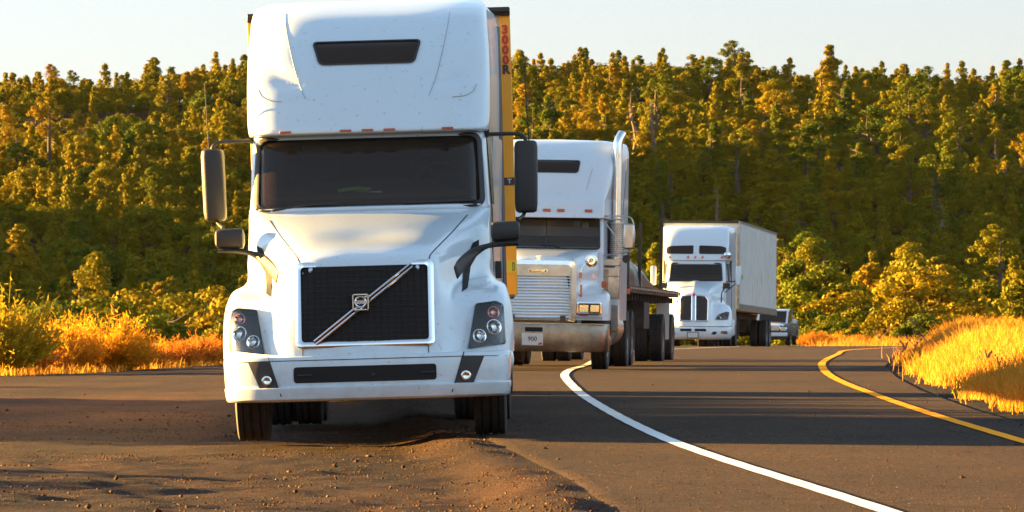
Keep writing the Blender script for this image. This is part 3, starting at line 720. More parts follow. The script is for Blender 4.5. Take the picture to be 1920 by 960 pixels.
b = MB(); patch(b, ro_, fb, off=.008, res=.1); so = b.build('sleeper_window', 'dark_glass', T1, smooth=60)
b = MB(); ringstrip(b, ro_, ri_, fb, off=.016, thick=.02, crown=.004); b.build('window_seal', 'black', so)
for hx in (-154, -41, 0, 41, 150):
    marker(T1, hx * S(2.4), zz(244.5, 2.4), fb, .105, .022)
for s in (-1, 1):
    b = MB(); seamline(b, [(s * p[0], p[1]) for p in (hp(155, 20, 3.4), hp(150, 60, 3.0), hp(132, 140, 2.7), hp(116, 182, 2.5))], fb, w=.005)
    b.build('fairing_seam', 'grey', fo); b = MB(); seamline(b, [(s * p[0], p[1]) for p in (hp(205, 163, 2.7), hp(198, 176, 2.6), hp(183, 184, 2.55), hp(160, 186, 2.5))], fb, w=.007); b.build('fairing_seam', 'grey', fo)
# side: door seam, door windows, extender
for s in (-1, 1):
    sb = BVHTree.FromPolygons([Vector(v) for v in cab.v], cab.f)
    b = MB(); patch(b, rpoly([(2.95, 2.05), (3.75, 2.05), (3.75, 2.68), (3.05, 2.68)], .06), sb, off=.006, res=.15, axis='X', side=s); dr = b.build('door_window', 'dark_glass', T1)
    b = MB()
    seamline(b, [(2.85, .7), (2.85, 2.0), (2.98, 2.75), (3.85, 2.75), (3.85, .7)], sb, w=.012, axis='X', side=s, smooth=1)
    seamline(b, [(4.2, .8), (4.2, 2.8)], sb, w=.010, axis='X', side=s, smooth=1); b.build('door_seam', 'seam', T1)
    b = MB(); b.box((s * 1.13, 3.72, 1.45), (.06, .05, .16)); b.build('door_handle', 'black', T1, bevel=.01)
    b = MB(); b.grid([[(s * (1.150 + .008 * q), 6.38 + .04 * q, z) for z in np.linspace(.9, 3.85, 9)] for q in (0, 1, 2, 4)]); e_ = b.build('side_extender', 'black', T1, smooth=60)
    m_ = e_.modifiers.new('t', 'SOLIDIFY'); m_.thickness = .02
    # tank and lower skirt
    b = MB(); b.lathe([(0, .001), (0, .30), (.02, .33), (1.5, .33), (1.52, .30), (1.52, .001)], (s * .92, 3.3, .62), 'Y', 28); b.build('fuel_tank', 'brushed', T1)
    b = MB(); b.box((s * 1.12, 2.75, .42), (.20, .62, .06)); b.box((s * 1.08, 2.75, .72), (.2, .62, .05)); b.box((s * 1.02, 2.75, .6), (.04, .6, .4)); b.build('step', 'brushed', T1, bevel=.01)
# --- mirrors
def mirrors1(s):
    fr = fr1
    def W(hx, py, d): p = H1(hx, py, d); return Vector((s * p[0], d, p[1]))
    # measured from the body's own centre line, so left and right are mirror images
    top = [W(219, 258, 2.75), W(262, 258, 2.72), W(283, 260, 2.70), W(293, 268, 2.68), W(294, 280, 2.68)]
    b = MB(); b.tube(top, .018, n=10, smooth=4); b.box(tuple(W(219, 256, 2.8)), (.06, .1, .07)); b.build('mirror_arm', 'black', T1)
    # main head: deep rounded shell
    rows = []
    for py, k in ((272, .72), (275, .92), (284, 1), (340, 1.0), (392, .98), (403, .90), (407, .70)):
        c = W(294 - .02 * (py - 272), py, 2.70); hw_ = .105 * k; dp = .13 * k; row = []
        for a in range(20):
            t = 2 * math.pi * a / 20; ca, sa = math.cos(t), math.sin(t)
            row.append((c.x + hw_ * abs(ca) ** .5 * (1 if ca > 0 else -1), c.y + dp * abs(sa) ** .6 * (1 if sa > 0 else -.9), c.z))
        rows.append(row)
    b = MB(); b.grid(rows, close=True); b.add(rows[0], [tuple(range(20))]); b.add(rows[-1], [tuple(range(20))])
    mo = b.build('mirror', 'black', T1, smooth=50, bevel=.012)
    c = W(294, 340, 2.70); b = MB(); b.box((c.x, c.y + .125, c.z), (.17, .012, .5)); b.build('mirror_glass', 'chrome', mo, bevel=.004)
    b = MB(); b.tube([W(289, 405, 2.7), W(285, 413, 2.6), W(276, 420, 2.4)], .016, smooth=4); b.build('mirror_arm', 'black', T1)
    # bonnet mirror on its swept arm
    rows = []
    for u, k in ((286, .55), (283, .9), (276, 1.0), (240, 1.04), (234, .98), (231, .5)):
        c = W(u, 441 - (u - 231) * .02, 1.55); row = []
        for a in range(16):
            t = 2 * math.pi * a / 16; ca, sa = math.cos(t), math.sin(t)
            row.append((c.x, c.y + .10 * k * abs(ca) ** .6 * (1 if ca > 0 else -1), c.z + .086 * k * abs(sa) ** .5 * (1 if sa > 0 else -1)))
        rows.append(row)
    b = MB(); b.grid(rows, close=True); b.add(rows[0], [tuple(range(16))]); b.add(rows[-1], [tuple(range(16))]); b.build('bonnet_mirror', 'black', T1, smooth=50)
    ar = MB(); pl = [(282, 459), (236, 462), (200, 470), (168, 496), (166, 500), (171, 528), (196, 490), (228, 473), (240, 468), (282, 465)]
    yy = 1.50
    def ya(x, z): 
        h = hb.ray_cast(Vector((x, -8, z)), Vector((0, 1, 0)))[0]; return (h.y if h is not None else 1.5)
    n_ = 5; fp = []
    up = [(282, 459), (236, 461), (200, 469), (180, 483), (163, 502)]; lo = [(282, 466), (238, 469), (214, 478), (192, 499), (170, 528)]
    up, lo = crom(up, 4), crom(lo, 4); ga = []
    for a, c_ in zip(up, lo):
        row = []
        for k in range(5):
            hx, py = a + (c_ - a) * k / 4; p = H1(hx, py, 1.4); d = min(1.48, max(.75, ya(s * p[0], p[1]) - .03)); row.append((s * hx * S(d), d - .02 * math.sin(k * math.pi / 4), zz(py, d)))
        ga.append(row)
    ar.grid(ga); o_ = ar.build('bonnet_mirror_arm', 'black', T1, smooth=60); md = o_.modifiers.new('t', 'SOLIDIFY'); md.thickness = .05; md.offset = -1
mirrors1(1); mirrors1(-1)
for s, (hx0, py0, hx1, py1) in ((-1, (300, 278, 305, 146)), (1, (300, 272, 294, 132))):
    a, c_ = H1(s * hx0, py0, 2.7), H1(s * hx1, py1, 2.7)
    rod(T1, 'antenna', [(a[0], 2.7, a[1]), ((a[0] + c_[0]) / 2, 2.7, (a[1] + c_[1]) / 2), (c_[0], 2.72, c_[1])], [.007, .0055, .004], 'frame')
# --- underbody, wheels
b = MB()
for s in (-1, 1): b.box((s * .43, 4.4, .78), (.09, 8.2, .26))
for y in (1.45, 6.9, 8.15): b.tube([(-.95, y, .5), (.95, y, .5)], .07)
b.box((0, 1.4, .95), (1.1, 1.5, .75)); b.box((0, 1.0, .50), (.7, .5, .25)); b.box((0, 1.15, .72), (1.3, .8, .35)); b.box((0, 2.3, .95), (1.9, .25, .75)); b.box((0, 5.0, .95), (1.1, 2.2, .3)); b.box((0, 3.6, .62), (1.3, 2.6, .42)); b.box((0, 7.6, .66), (1.2, 2.4, .3));  b.tube([(0, 2, .6), (0, 7, .6)], .06)
b.build('chassis', 'frame', T1)
for s in (-1, 1):
    b = MB(); b.grid([[(s * x, 1.45 + .62 * math.cos(a), .52 + .60 * math.sin(a)) for x in (.72, 1.16)] for a in np.linspace(-.1, math.pi + .1, 16)]); o_ = b.build('fender_liner', 'frame', T1); md = o_.modifiers.new('t', 'SOLIDIFY'); md.thickness = .015
    wheel(T1, s * 1.03, 1.45, .515, .29)
    for y in (6.9, 8.2): wheel(T1, s * 1.08, y, .51, .26, dual=True)
    b = MB(); b.box((s * .86, 9.0, .65), (.6, .02, .7)); b.build('mud_flap', 'rubber', T1)
# --- the box trailer behind the cab
b = MB(); b.box((0, 15.2, 2.61), (2.58, 16.0, 2.82)); tr = b.build('trailer', 'trailer', T1, bevel=.03)
b = MB(); b.box((0, 7.14, 4.035), (2.61, .14, .08)); b.box((0, 7.3, 4.05), (2.6, .6, .05)); b.build('top_rail', 'black', tr, bevel=.01)
b = MB(); b.box((0, 7.0, 2.75), (1.9, .4, 1.9)); b.build('cooling_unit', 'trailer', tr, bevel=.05)
b = MB(); b.box((0, 15.2, 1.1), (1.2, 15.5, .22)); b.build('underframe', 'frame', tr)
xr = fr1.L(954, 300, 7.18).x; zt_, zb_ = fr1.L(954, 30, 7.18).z, fr1.L(954, 553, 7.18).z
for s in (-1, 1):
    b = MB(); b.box((s * 1.252, 7.17, (zt_ + zb_) / 2), (.105, .035, zt_ - zb_)); st = b.build('corner_band', 'orange', tr, bevel=.006)
    if s == 1:
        x_ = 1.250
        for ch, py, mm in (('3', 56, 'letter_red'), ('0', 75, 'letter_red'), ('0', 94, 'letter_red'), ('0', 113, 'letter_red'), ('R', 131, 'letter_dark')):
            text_mesh('lettering', ch, .118, mm, st, Matrix.Translation((x_, 7.148, fr1.L(954, py, 7.15).z)) @ FACE, .002, .006)
        b = MB(); b.box((x_, 7.149, fr1.L(954, 340, 7.15).z), (.107, .006, .075)); b.build('decal', 'letter_dark', st)
        text_mesh('lettering', 'T', .06, 'trailer', st, Matrix.Translation((x_ + .005, 7.144, fr1.L(954, 340, 7.15).z)) @ FACE, .001, .003)
        zc = fr1.L(954, 500, 7.15).z
        b = MB(); b.box((x_, 7.149, zc), (.107, .006, .12)); b.build('tag', 'yellow', st)
        b = MB(); b.box((x_ + .02, 7.145, zc), (.022, .004, .08)); b.build('tag_mark', 'letter_dark', st)
        b = MB(); b.box((x_ + .02, 7.142, zc), (.010, .004, .064)); b.build('tag_window', 'yellow', st)
for y in (20.0, 21.25):
    for s in (-1, 1): wheel(tr, s * 1.1, y, .5, .26, dual=True, sub=False)
b = MB()
for s in (-1, 1): b.box((s * 1.0, 9.9, .7), (.1, .1, .9)); b.box((s * 1.0, 9.9, .25), (.25, .25, .03))
b.build('landing_gear', 'frame', tr)
# ================================================================== TRUCK 2 : conventional tractor with a louvred chrome grille and a flatbed
fr2 = Frame((1003 - CX) * 80 / FPX, 80, CZ - 1.12, -5.0, 1.0)
T2 = empty('semi_truck', fr2.M)
tag(T2, 'white truck with louvred chrome grille, upright exhaust stack and a loaded flatbed, middle of three', 'semi truck', 'white semi trucks parked along the bend')
hr = [
 (.86, [(0,.34),(.35,.35),(.60,.37),(.66,.42),(.80,.44),(1.00,.48),(1.16,.60),(1.20,.75),(1.20,1.0)]),
 (1.10,[(0,.34),(.35,.35),(.60,.37),(.66,.44),(.80,.46),(1.00,.49),(1.15,.60),(1.19,.75),(1.20,1.0)]),
 (1.26,[(0,.34),(.35,.35),(.60,.38),(.655,.48),(.80,.52),(1.00,.54),(1.13,.66),(1.17,.80),(1.18,1.05)]),
 (1.34,[(0,.35),(.35,.36),(.60,.39),(.65,.58),(.76,.80),(.95,.86),(1.08,.90),(1.12,.98),(1.13,1.2)]),
 (1.44,[(0,.35),(.35,.36),(.595,.40),(.645,.62),(.72,1.0),(.82,1.4),(.90,1.7),(.93,1.85),(.93,2.0)]),
 (1.70,[(0,.36),(.35,.37),(.585,.42),(.635,.66),(.71,1.05),(.81,1.42),(.89,1.7),(.92,1.85),(.92,2.0)]),
 (1.82,[(0,.40),(.35,.42),(.55,.50),(.62,.74),(.70,1.10),(.80,1.46),(.88,1.72),(.91,1.86),(.91,2.0)]),
 (1.93,[(0,.62),(.35,.66),(.50,.80),(.60,1.0),(.69,1.28),(.79,1.56),(.86,1.76),(.895,1.88),(.90,2.0)]),
 (2.02,[(0,1.25),(.35,1.28),(.52,1.38),(.61,1.48),(.69,1.60),(.78,1.74),(.85,1.84),(.885,1.92),(.89,2.0)]),
 (2.07,[(0,1.95),(.35,1.95),(.52,1.96),(.61,1.97),(.69,1.98),(.78,1.99),(.84,2.0),(.88,2.02),(.885,2.04)])]
g = refine([[(x, d, z) for x, d in c] for z, c in hr], 4, 4)
hood = MB(); hood.grid(g); hood.mirror(); hb = hood.bvh(); ho = hood.build('hood', 'white_b', T2, smooth=60)
o4 = rpoly([(-.66, .80), (.66, .80), (.65, 1.86), (-.65, 1.86)], .13, 6); i4 = rpoly([(-.54, .88), (.54, .88), (.54, 1.60), (-.54, 1.60)], .015, 6)
def rect_face(mb, o_, i_, y, t):
    return mb.grid([[(x, y + t, z) for x, z in o_], [(x, y, z) for x, z in o_], [(x, y - .006, z) for x, z in i_], [(x, y + t, z) for x, z in i_]], close=True)
b = MB(); rect_face(b, o4, rpoly([(-.575, .85), (.575, .85), (.57, 1.79), (-.57, 1.79)], .09, 6), .29, .10); gs = b.build('grille_surround', 'chrome', T2, smooth=40)
b = MB(); rect_face(b, rpoly([(-.575, .845), (.575, .845), (.57, 1.79), (-.57, 1.79)], .09, 6), i4, .305, .08); b.build('grille_frame', 'brushed', gs, smooth=40)
b = MB(); b.box((0, .38, 1.24), (1.1, .02, .74)); b.mi = 1
for i in range(14):
    z = .905 + i * .0505; b.prism([(.31, z), (.312, z + .010), (.35, z + .014), (.35, z + .004)], 'X', -.54, .54)
b.build('grille', ['void', 'chrome'], T2, smooth=0)
b = MB(); b.prism(rpoly([(-.16, 1.655), (.16, 1.655), (.16, 1.715), (-.16, 1.715)], .03, 5), 'Y', .27, .31); bd = b.build('badge', 'chrome', T2, bevel=.004)
b = MB(); b.prism(rpoly([(-.15, 1.663), (.15, 1.663), (.15, 1.707), (-.15, 1.707)], .022, 5), 'Y', .266, .272); b.build('badge_field', 'black', bd)
text_mesh('badge_lettering', 'FREIGHTLINER', .038, 'chrome', bd, Matrix.Translation((0, .264, 1.685)) @ FACE, .001, .0004)
b = MB(); b.box((0, .42, 1.905), (.05, .06, .08)); b.prism([(-.075, 1.955), (-.02, 1.925), (.02, 1.925), (.075, 1.955), (.02, 1.945), (-.02, 1.945)], 'Y', .37, .43); b.build('hood_ornament', 'chrome', T2, bevel=.004)
for s in (-1, 1):
    x = s * .87
    b = MB(); rect_face(b, rpoly([(x - .21, .95), (x + .21, .95), (x + .21, 1.17), (x - .21, 1.17)], .03, 4), rpoly([(x - .185, .975), (x + .185, .975), (x + .185, 1.145), (x - .185, 1.145)], .015, 4), .40, .12); hl = b.build('headlight', 'chrome', T2, smooth=40)
    b = MB(); b.box((x, .46, 1.06), (.38, .01, .18)); b.build('lamp_back', 'lamp_housing', hl)
    for q in (-.092, .092):
        b = MB(); b.box((x + q, .445, 1.06), (.155, .01, .125)); b.build('lamp_bowl', 'reflector', hl, bevel=.02)
        b = MB(); b.box((x + q, .425, 1.06), (.165, .01, .135)); b.build('lamp_lens', 'lens', hl, bevel=.003)
    b = MB(); patch(b, rpoly([(x - .25, .87), (x + .22, .87), (x + .22, .925), (x - .25, .925)], .01), hb, off=.008); b.build('fender_patch', 'grey', T2)
    if s == 1: b = MB(); patch(b, rpoly([(x - .17, .928), (x - .02, .928), (x - .02, .955), (x - .17, .955)], .01), hb, off=.011); b.build('tape', 'pink', T2)
    b = MB(); b.box((s * .72, .52, 1.35), (.035, .05, .22)); b.build('turn_signal', 'amber', T2, bevel=.01)
    b = MB(); b.box((s * 1.06, 1.25, 1.47), (.09, .07, .11)); b.build('turn_signal', 'amber_dark', T2, bevel=.01)
    # round convex mirror on a bent rod
    if s == 1:
        b = MB(); b.lathe([(0, .002), (-.012, .06), (.0, .11), (.03, .10), (.06, .05), (.065, .001)], (.86, .85, 1.87), 'Y', 28); b.build('convex_mirror', 'chrome', T2, smooth=60)
        rod(T2, 'mirror_arm', [(.70, .6, 1.60), (.70, .62, 1.72), (.74, .74, 1.80), (.86, .80, 1.87)], .012, 'chrome')
        b = MB(); b.box((.70, .58, 1.62), (.05, .04, .10)); b.build('mirror_arm_foot', 'amber', T2, bevel=.01)
# bumper: one deep steel plate
g = np.array([shell_row(z, hw, y, .28, 5, hw, .62, k=14, ns=2)[:-2] for z, hw, y in ((.32, 1.17, .03), (.33, 1.20, .0), (.36, 1.215, -.01), (.76, 1.215, -.01), (.79, 1.21, .0), (.80, 1.19, .05))])
b = MB(); b.grid(g); b.mirror(); b2 = b.bvh(); bo = b.build('bumper', 'bumper_steel', T2, smooth=35)
b = MB(); b.box((0, cast(b2, (0, .79)) + .02, .797), (2.36, .05, .012)); b.build('bumper_edge', 'chrome', bo)
b = MB(); patch(b, rpoly([(-.18, .655), (.12, .655), (.12, .73), (-.18, .73)], .015), b2, off=.006); b.build('tow_slot', 'void', bo)
b = MB(); b.box((-.05, -.022, .525), (.36, .012, .205)); pl_ = b.build('license_plate', 'plate', T2, bevel=.006)
text_mesh('plate_lettering', '900', .105, 'letter_dark', pl_, Matrix.Translation((-.05, -.030, .53)) @ FACE, .001, .001)
text_mesh('plate_slogan', 'ARIZONA', .035, 'letter_red', pl_, Matrix.Translation((-.05, -.030, .60)) @ FACE, .001, .0) if False else None
b = MB(); b.box((.09, -.030, .455), (.05, .004, .035)); b.box((.07, -.030, .445), (.05, .0045, .018)); b.build('plate_sticker', 'red', pl_)
b = MB(); b.box((-.19, -.030, .457), (.035, .004, .03)); b.build('plate_sticker', 'white', pl_)
# cab
wi = rpoly([(-.90, 2.10), (.90, 2.10), (.87, 2.60), (-.87, 2.60)], .06, 6); wo = rpoly([(-.93, 2.07), (.93, 2.07), (.90, 2.63), (-.90, 2.63)], .08, 6)
cabr = [(.75, .98, 2.0, .18, 6, 1.0, 3.05), (1.9, .98, 2.0, .18, 6, 1.0, 3.05), (2.06, .98, 2.02, .18, 6, 1.0, 3.05), (2.62, .96, 2.18, .18, 6, .99, 3.05), (2.72, .96, 2.22, .18, 6, .99, 3.05)]
cab = shell(cabr, nr=8, cap_top=False, k=20); cb = cab.bvh(); cab = shell(cabr, nr=8, cap_top=False, k=20, hole=[(wi, 2.6)]); cab.build('cab', 'white_b', T2, smooth=50)
b = MB(); patch(b, wi, cb, off=.005, res=.12, thick=.004); b.build('windscreen', 'glass', T2)
b = MB(); ringstrip(b, wo, wi, cb, off=.014, thick=.03, crown=.008); b.build('windscreen_seal', 'black', T2)
b = MB(); b.tube([(-.02, cast(cb, (-.02, z)) - .012, z) for z in (2.10, 2.35, 2.60)], .012, n=6); b.build('windscreen_divider', 'black', T2)
cab_interior(T2, .93, 2.3, 2.12, 2.62, .45, 3.6)
b = MB(); b.prism([(-.66, 2.5), (-.38, 2.45), (-.26, 2.75), (-.5, 2.8)], 'Z', 2.26, 2.265); b.build('paper', 'green', T2)
for x, z, m_ in ((.50, 2.52, 'paper'), (.66, 2.545, 'green'), (.66, 2.49, 'paper')):
    b = MB(); b.box((x, cast(cb, (x, z)) + .012, z), (.10, .002, .09 if m_ == 'paper' else .05)); b.build('windscreen_sticker', m_, T2)
for x0, x1 in ((.05, .42), (-.85, -.35)):
    rod(T2, 'wiper', [(x1, cast(cb, (x1, 2.09)) - .03, 2.03), (x0 + .1, cast(cb, (x0, 2.12)) - .03, 2.12), (x0 - .15, cast(cb, (x0, 2.12)) - .03, 2.15)], .008)
# sleeper with roof fairing and sun visor lip
fairr = [(2.63, .97, 1.92, .16, 7, 1.22, 4.9), (2.64, .985, 1.90, .16, 7, 1.22, 4.9), (2.93, .985, 2.02, .2, 7, 1.22, 4.9), (2.98, 1.0, 2.10, .3, 4.5, 1.22, 4.9), (3.2, 1.05, 2.22, .5, 3.4, 1.22, 4.9), (3.5, 1.08, 2.42, .6, 3.2, 1.22, 4.9), (3.75, 1.08, 2.70, .62, 3.2, 1.22, 4.9),
         (3.9, 1.05, 2.98, .6, 3.2, 1.20, 4.9), (3.98, 1.0, 3.25, .55, 3.2, 1.16, 4.88), (4.01, .9, 3.6, .5, 3.2, 1.05, 4.8)]
fa = shell(fairr, nr=5, k=24); fb = fa.bvh(); fo = fa.build('roof_fairing', 'white_b', T2, smooth=50)
sl = shell([(.85, 1.20, 3.05, .08, 6, 1.22, 4.9), (2.63, 1.20, 3.05, .08, 6, 1.22, 4.9)], nr=2, cap_top=False, k=8); sl.build('sleeper', 'white_b', T2, smooth=40)
rw = rpoly([(-.50, 3.40), (.50, 3.40), (.53, 3.63), (-.53, 3.63)], .06, 6); b = MB(); patch(b, rw, fb, off=.008, res=.1); b.build('sleeper_window', 'dark_glass', T2, smooth=60)
b = MB(); ringstrip(b, rw, [(x * .965, 3.515 + (z - 3.515) * .86) for x, z in rw], fb, off=.014, thick=.02, crown=.004); b.build('window_seal', 'black', T2)
for x in (-.72, -.24, 0, .24, .72): marker(T2, x, 2.74, fb, .13, .05, 'amber_dark')
for s in (-1, 1): b = MB(); seamline(b, [(s * .66, 3.1), (s * .70, 3.3), (s * .74, 3.48)], fb, w=.008); b.build('fairing_seam', 'grey', fo)
for s in (-1, 1):
    # exhaust: long chrome pipe with a bent tip and a perforated guard
    X = s * 1.14
    b = MB(); b.tube([(X, 2.95, 1.7), (X, 2.95, 3.7)], .082, n=18); b.tube([(X, 2.95, 3.6), (X, 2.95, 3.85), (X + .015, 2.97, 4.0), (X + .07, 3.05, 4.12)], .080, n=18, smooth=5); b.build('exhaust_stack', 'chrome', T2, smooth=60)
    b = MB(); b.tube([(X, 2.95, 1.95), (X, 2.95, 2.56)], .128, n=20); gd = b.build('exhaust_guard', 'brushed', T2, smooth=60)
    b = MB()
    for i in range(16):
        for k in range(11):
            a = math.pi * (.5 * (i % 2) + k) / 10; x, y = X + .129 * math.cos(a), 2.95 - .129 * math.sin(a); b.box((x, y, 1.98 + i * .036), (.013, .013, .014))
    b.build('guard_holes', 'void', gd, smooth=0)
    b = MB(); b.box((s * 1.07, 2.55, 1.50), (.34, .44, .55)); b.box((s * 1.07, 2.55, 1.86), (.36, .46, .12)); b.box((s * 1.07, 2.32, 1.62), (.36, .02, .02)); tb = b.build('air_cleaner', 'brushed', T2, bevel=.015)
    b = MB(); b.box((s * .98, 2.322, 1.49), (.155, .012, .50)); b.build('door_panel', 'bumper_steel', tb, bevel=.004)
    b = MB(); b.lathe([(0, .001), (0, .31), (.02, .33), (1.6, .33), (1.62, .31), (1.62, .001)], (s * .90, 2.5, .72), 'Y', 28); b.build('fuel_tank', 'brushed', T2)
    b = MB(); b.box((s * 1.12, 2.55, 1.1), (.24, .5, .03)); b.box((s * 1.12, 2.55, .72), (.24, .5, .03)); b.box((s * 1.14, 2.3, .9), (.2, .02, .45)); b.build('step', 'brushed', T2, bevel=.006)
    # west coast mirror on its tube frame
    b = MB(); b.box((s * 1.42, 2.0, 2.31), (.19, .09, .44)); mo = b.build('mirror', 'brushed', T2, bevel=.03)
    b = MB(); b.box((s * 1.42, 2.05, 2.31), (.15, .02, .38)); b.build('mirror_glass', 'chrome', mo)
    b = MB()
    for p in ([(s * .97, 2.2, 2.66), (s * 1.3, 2.05, 2.66), (s * 1.45, 2.0, 2.63), (s * 1.50, 2.0, 2.53)], [(s * .97, 2.5, 2.60), (s * 1.25, 2.1, 2.60), (s * 1.34, 2.0, 2.55)],
              [(s * .98, 2.2, 1.98), (s * 1.2, 2.05, 2.0), (s * 1.42, 2.0, 2.06)], [(s * .97, 2.1, 2.58), (s * 1.2, 2.0, 2.30), (s * 1.40, 2.0, 2.05)], [(s * 1.50, 2.0, 2.5), (s * 1.52, 2.0, 2.3), (s * 1.48, 2.0, 2.06), (s * 1.42, 2.0, 2.05)]):
        b.tube(p, .012, n=8, smooth=3)
    b.build('mirror_bracket', 'brushed', T2)
    b = MB(); b.lathe([(-.03, .001), (-.03, .07), (.02, .06), (.03, .001)], (s * 1.38, 2.05, 1.92), 'Y', 16); b.build('spot_mirror', 'black', T2)
    rod(T2, 'antenna', [(s * 1.30, 2.1, 2.66), (s * 1.34, 2.1, 3.3), (s * 1.36, 2.1, 3.75)], [.006, .004, .003], 'black')
    wheel(T2, s * 1.02, 1.15, .51, .28)
    for y in (5.6, 6.95): wheel(T2, s * 1.09, y, .51, .25, dual=True)
    b = MB(); b.grid([[(s * x, 1.15 + .60 * math.cos(a), .52 + .60 * math.sin(a)) for x in (.72, 1.16)] for a in np.linspace(-.1, math.pi + .1, 16)]); o_ = b.build('fender_liner', 'frame', T2); md = o_.modifiers.new('t', 'SOLIDIFY'); md.thickness = .015
b = MB()
for s in (-1, 1): b.box((s * .43, 4.0, .8), (.09, 7.4, .26))
for y in (1.15, 5.6, 6.95): b.tube([(-.95, y, .51), (.95, y, .51)], .07)
b.box((0, 1.2, 1.1), (1.1, 1.6, .9)); b.box((0, .6, .5), (1.5, .3, .2)); b.box((0, 4.2, 1.0), (1.2, 1.2, .3)); b.build('chassis', 'frame', T2)
# flatbed
fb_o = empty('flatbed', None, T2); FBM = Matrix.Translation((0, 5.9, 0)) @ Matrix.Rotation(math.radians(-.9), 4, 'Z') @ Matrix.Rotation(math.radians(-.35), 4, 'X'); fb_o.matrix_local = FBM
b = MB(); b.box((0, 5.7, 1.40), (2.44, 13.2, .10)); b.build('deck', 'frame', fb_o)
for s in (-1, 1):
    b = MB(); b.box((s * 1.235, 5.7, 1.415), (.045, 13.2, .13)); sr = b.build('side_rail', 'frame', fb_o)
    b = MB()
    for i in range(22): b.box((s * 1.27, -.6 + .62 * i, 1.42), (.025, .10, .10))
    b.box((s * 1.285, 5.7, 1.43), (.012, 13.2, .035)); b.build('rub_rail', 'rim', sr)
    for i, y in enumerate((-.2, 2.6, 8.2)):
        b = MB(); b.box((s * 1.18, y, 1.48 + [.55, .6, .85][i]), (.06, .07, [1.1, 1.2, 1.7][i])); b.build('stake', 'frame', fb_o)
    for y in (8.9, 11.6): wheel(fb_o, s * 1.08, y, .50, .26, dual=True, sub=False)
    b = MB(); b.box((s * 1.08, 10.3, .86), (.26, .02, .74)); b.build('mud_flap', 'trailer', fb_o)
    b = MB(); b.box((s * 1.26, -.95, 1.36), (.05, .08, .10)); b.build('side_light', 'amber', fb_o, bevel=.01)
    b = MB(); b.box((s * 1.26, 12.1, 1.27), (.04, .06, .06)); b.build('side_light', 'amber', fb_o, bevel=.01)
b = MB()
for s in (-1, 1): b.box((s * .45, 5.7, 1.18), (.12, 12.9, .36))
for i in range(20): b.box((0, -.6 + i * .67, 1.28), (2.3, .08, .12))
for y in (8.9, 11.6): b.tube([(-.95, y, .5), (.95, y, .5)], .07)
b.box((.9, 5.0, .95), (.5, 1.4, .5)); b.build('underframe', 'frame', fb_o)
# strapped load on the deck, under dark sheeting
def load_row(y, h, w, sk):
    return [(w * 1.1 * abs(math.cos(a)) ** .45 * (1 if math.cos(a) > 0 else -1) * (1 + .03 * math.sin(5 * a + y)) + sk, y, 1.455 + max(0, h * math.sin(a) ** .5) * (1 + .05 * math.sin(7 * a + 2 * y))) for a in np.linspace(0.001, math.pi - .001, 18)]
b = MB(); b.grid(refine([load_row(*r) for r in ((-.35, .05, .95, 0), (-.3, .72, 1.02, 0), (1.0, .74, 1.04, 0), (2.6, .60, 1.05, .02), (4.6, .42, 1.05, 0), (6.8, .22, 1.0, 0), (7.4, .03, .95, 0))], 4, 2))
load = b.build('tarped_load', 'tarp', None, smooth=50); load.matrix_world = fr2.M @ FBM
tag(load, 'dark sheeted load sloping down along the flatbed of the middle truck', 'load')
b = MB()
for y, h in ((.2, .75), (1.3, .74), (2.9, .60), (4.4, .46)):
    b.grid([[(p[0] * 1.012, p[1] + o_, p[2] + .012) for p in load_row(y, h, 1.04, .01)] for o_ in (-.03, .03)])
st = b.build('strap', 'rim', load, smooth=50)

# ================================================================== TRUCK 3 : far tractor with a white van trailer
fr3 = Frame((1300 - CX) * 150 / FPX, 150, CZ - 1.36, -4.0, .3, -.3)
T3 = empty('semi_truck', fr3.M)
tag(T3, 'farthest white truck, with a split dark grille and a long white box trailer', 'semi truck', 'white semi trucks parked along the bend')
hr = [
 (.66, [(0,.08),(.25,.10),(.46,.16),(.52,.22),(.70,.32),(.95,.46),(1.16,.74),(1.22,.95),(1.22,1.15)]),
 (.90, [(0,.10),(.25,.12),(.46,.18),(.52,.24),(.68,.36),(.93,.50),(1.14,.76),(1.20,.97),(1.21,1.2)]),
 (1.12,[(0,.12),(.25,.14),(.46,.20),(.52,.30),(.64,.48),(.90,.60),(1.10,.84),(1.17,1.05),(1.18,1.3)]),
 (1.30,[(0,.14),(.25,.16),(.46,.22),(.52,.36),(.62,.66),(.84,.82),(1.02,1.02),(1.09,1.2),(1.10,1.5)]),
 (1.40,[(0,.15),(.25,.17),(.46,.24),(.52,.40),(.61,.80),(.76,1.25),(.88,1.55),(.93,1.75),(.94,2.1)]),
 (1.60,[(0,.17),(.25,.19),(.45,.27),(.51,.45),(.61,.90),(.75,1.3),(.87,1.6),(.92,1.78),(.93,2.1)]),
 (1.72,[(0,.26),(.25,.30),(.43,.42),(.50,.60),(.61,1.0),(.75,1.4),(.86,1.65),(.91,1.8),(.92,2.1)]),
 (1.88,[(0,.80),(.22,.86),(.42,.98),(.50,1.10),(.61,1.35),(.74,1.6),(.85,1.78),(.90,1.9),(.91,2.1)]),
 (2.02,[(0,1.5),(.22,1.54),(.42,1.62),(.50,1.68),(.61,1.78),(.74,1.88),(.84,1.96),(.89,2.02),(.90,2.12)]),
 (2.10,[(0,1.98),(.22,1.99),(.42,2.0),(.50,2.02),(.61,2.04),(.74,2.08),(.84,2.1),(.885,2.12),(.89,2.15)])]
g = refine([[(x, d, z) for x, d in c] for z, c in hr], 4, 3)
for a in g:
    for p in a: p[2] += .03 * math.exp(-(p[0] / .10) ** 2) * sstep(1.6, 1.8, p[2])
hood = MB(); hood.grid(g); hood.mirror(); hb = hood.bvh(); hood.build('hood', 'white_c', T3, smooth=60)
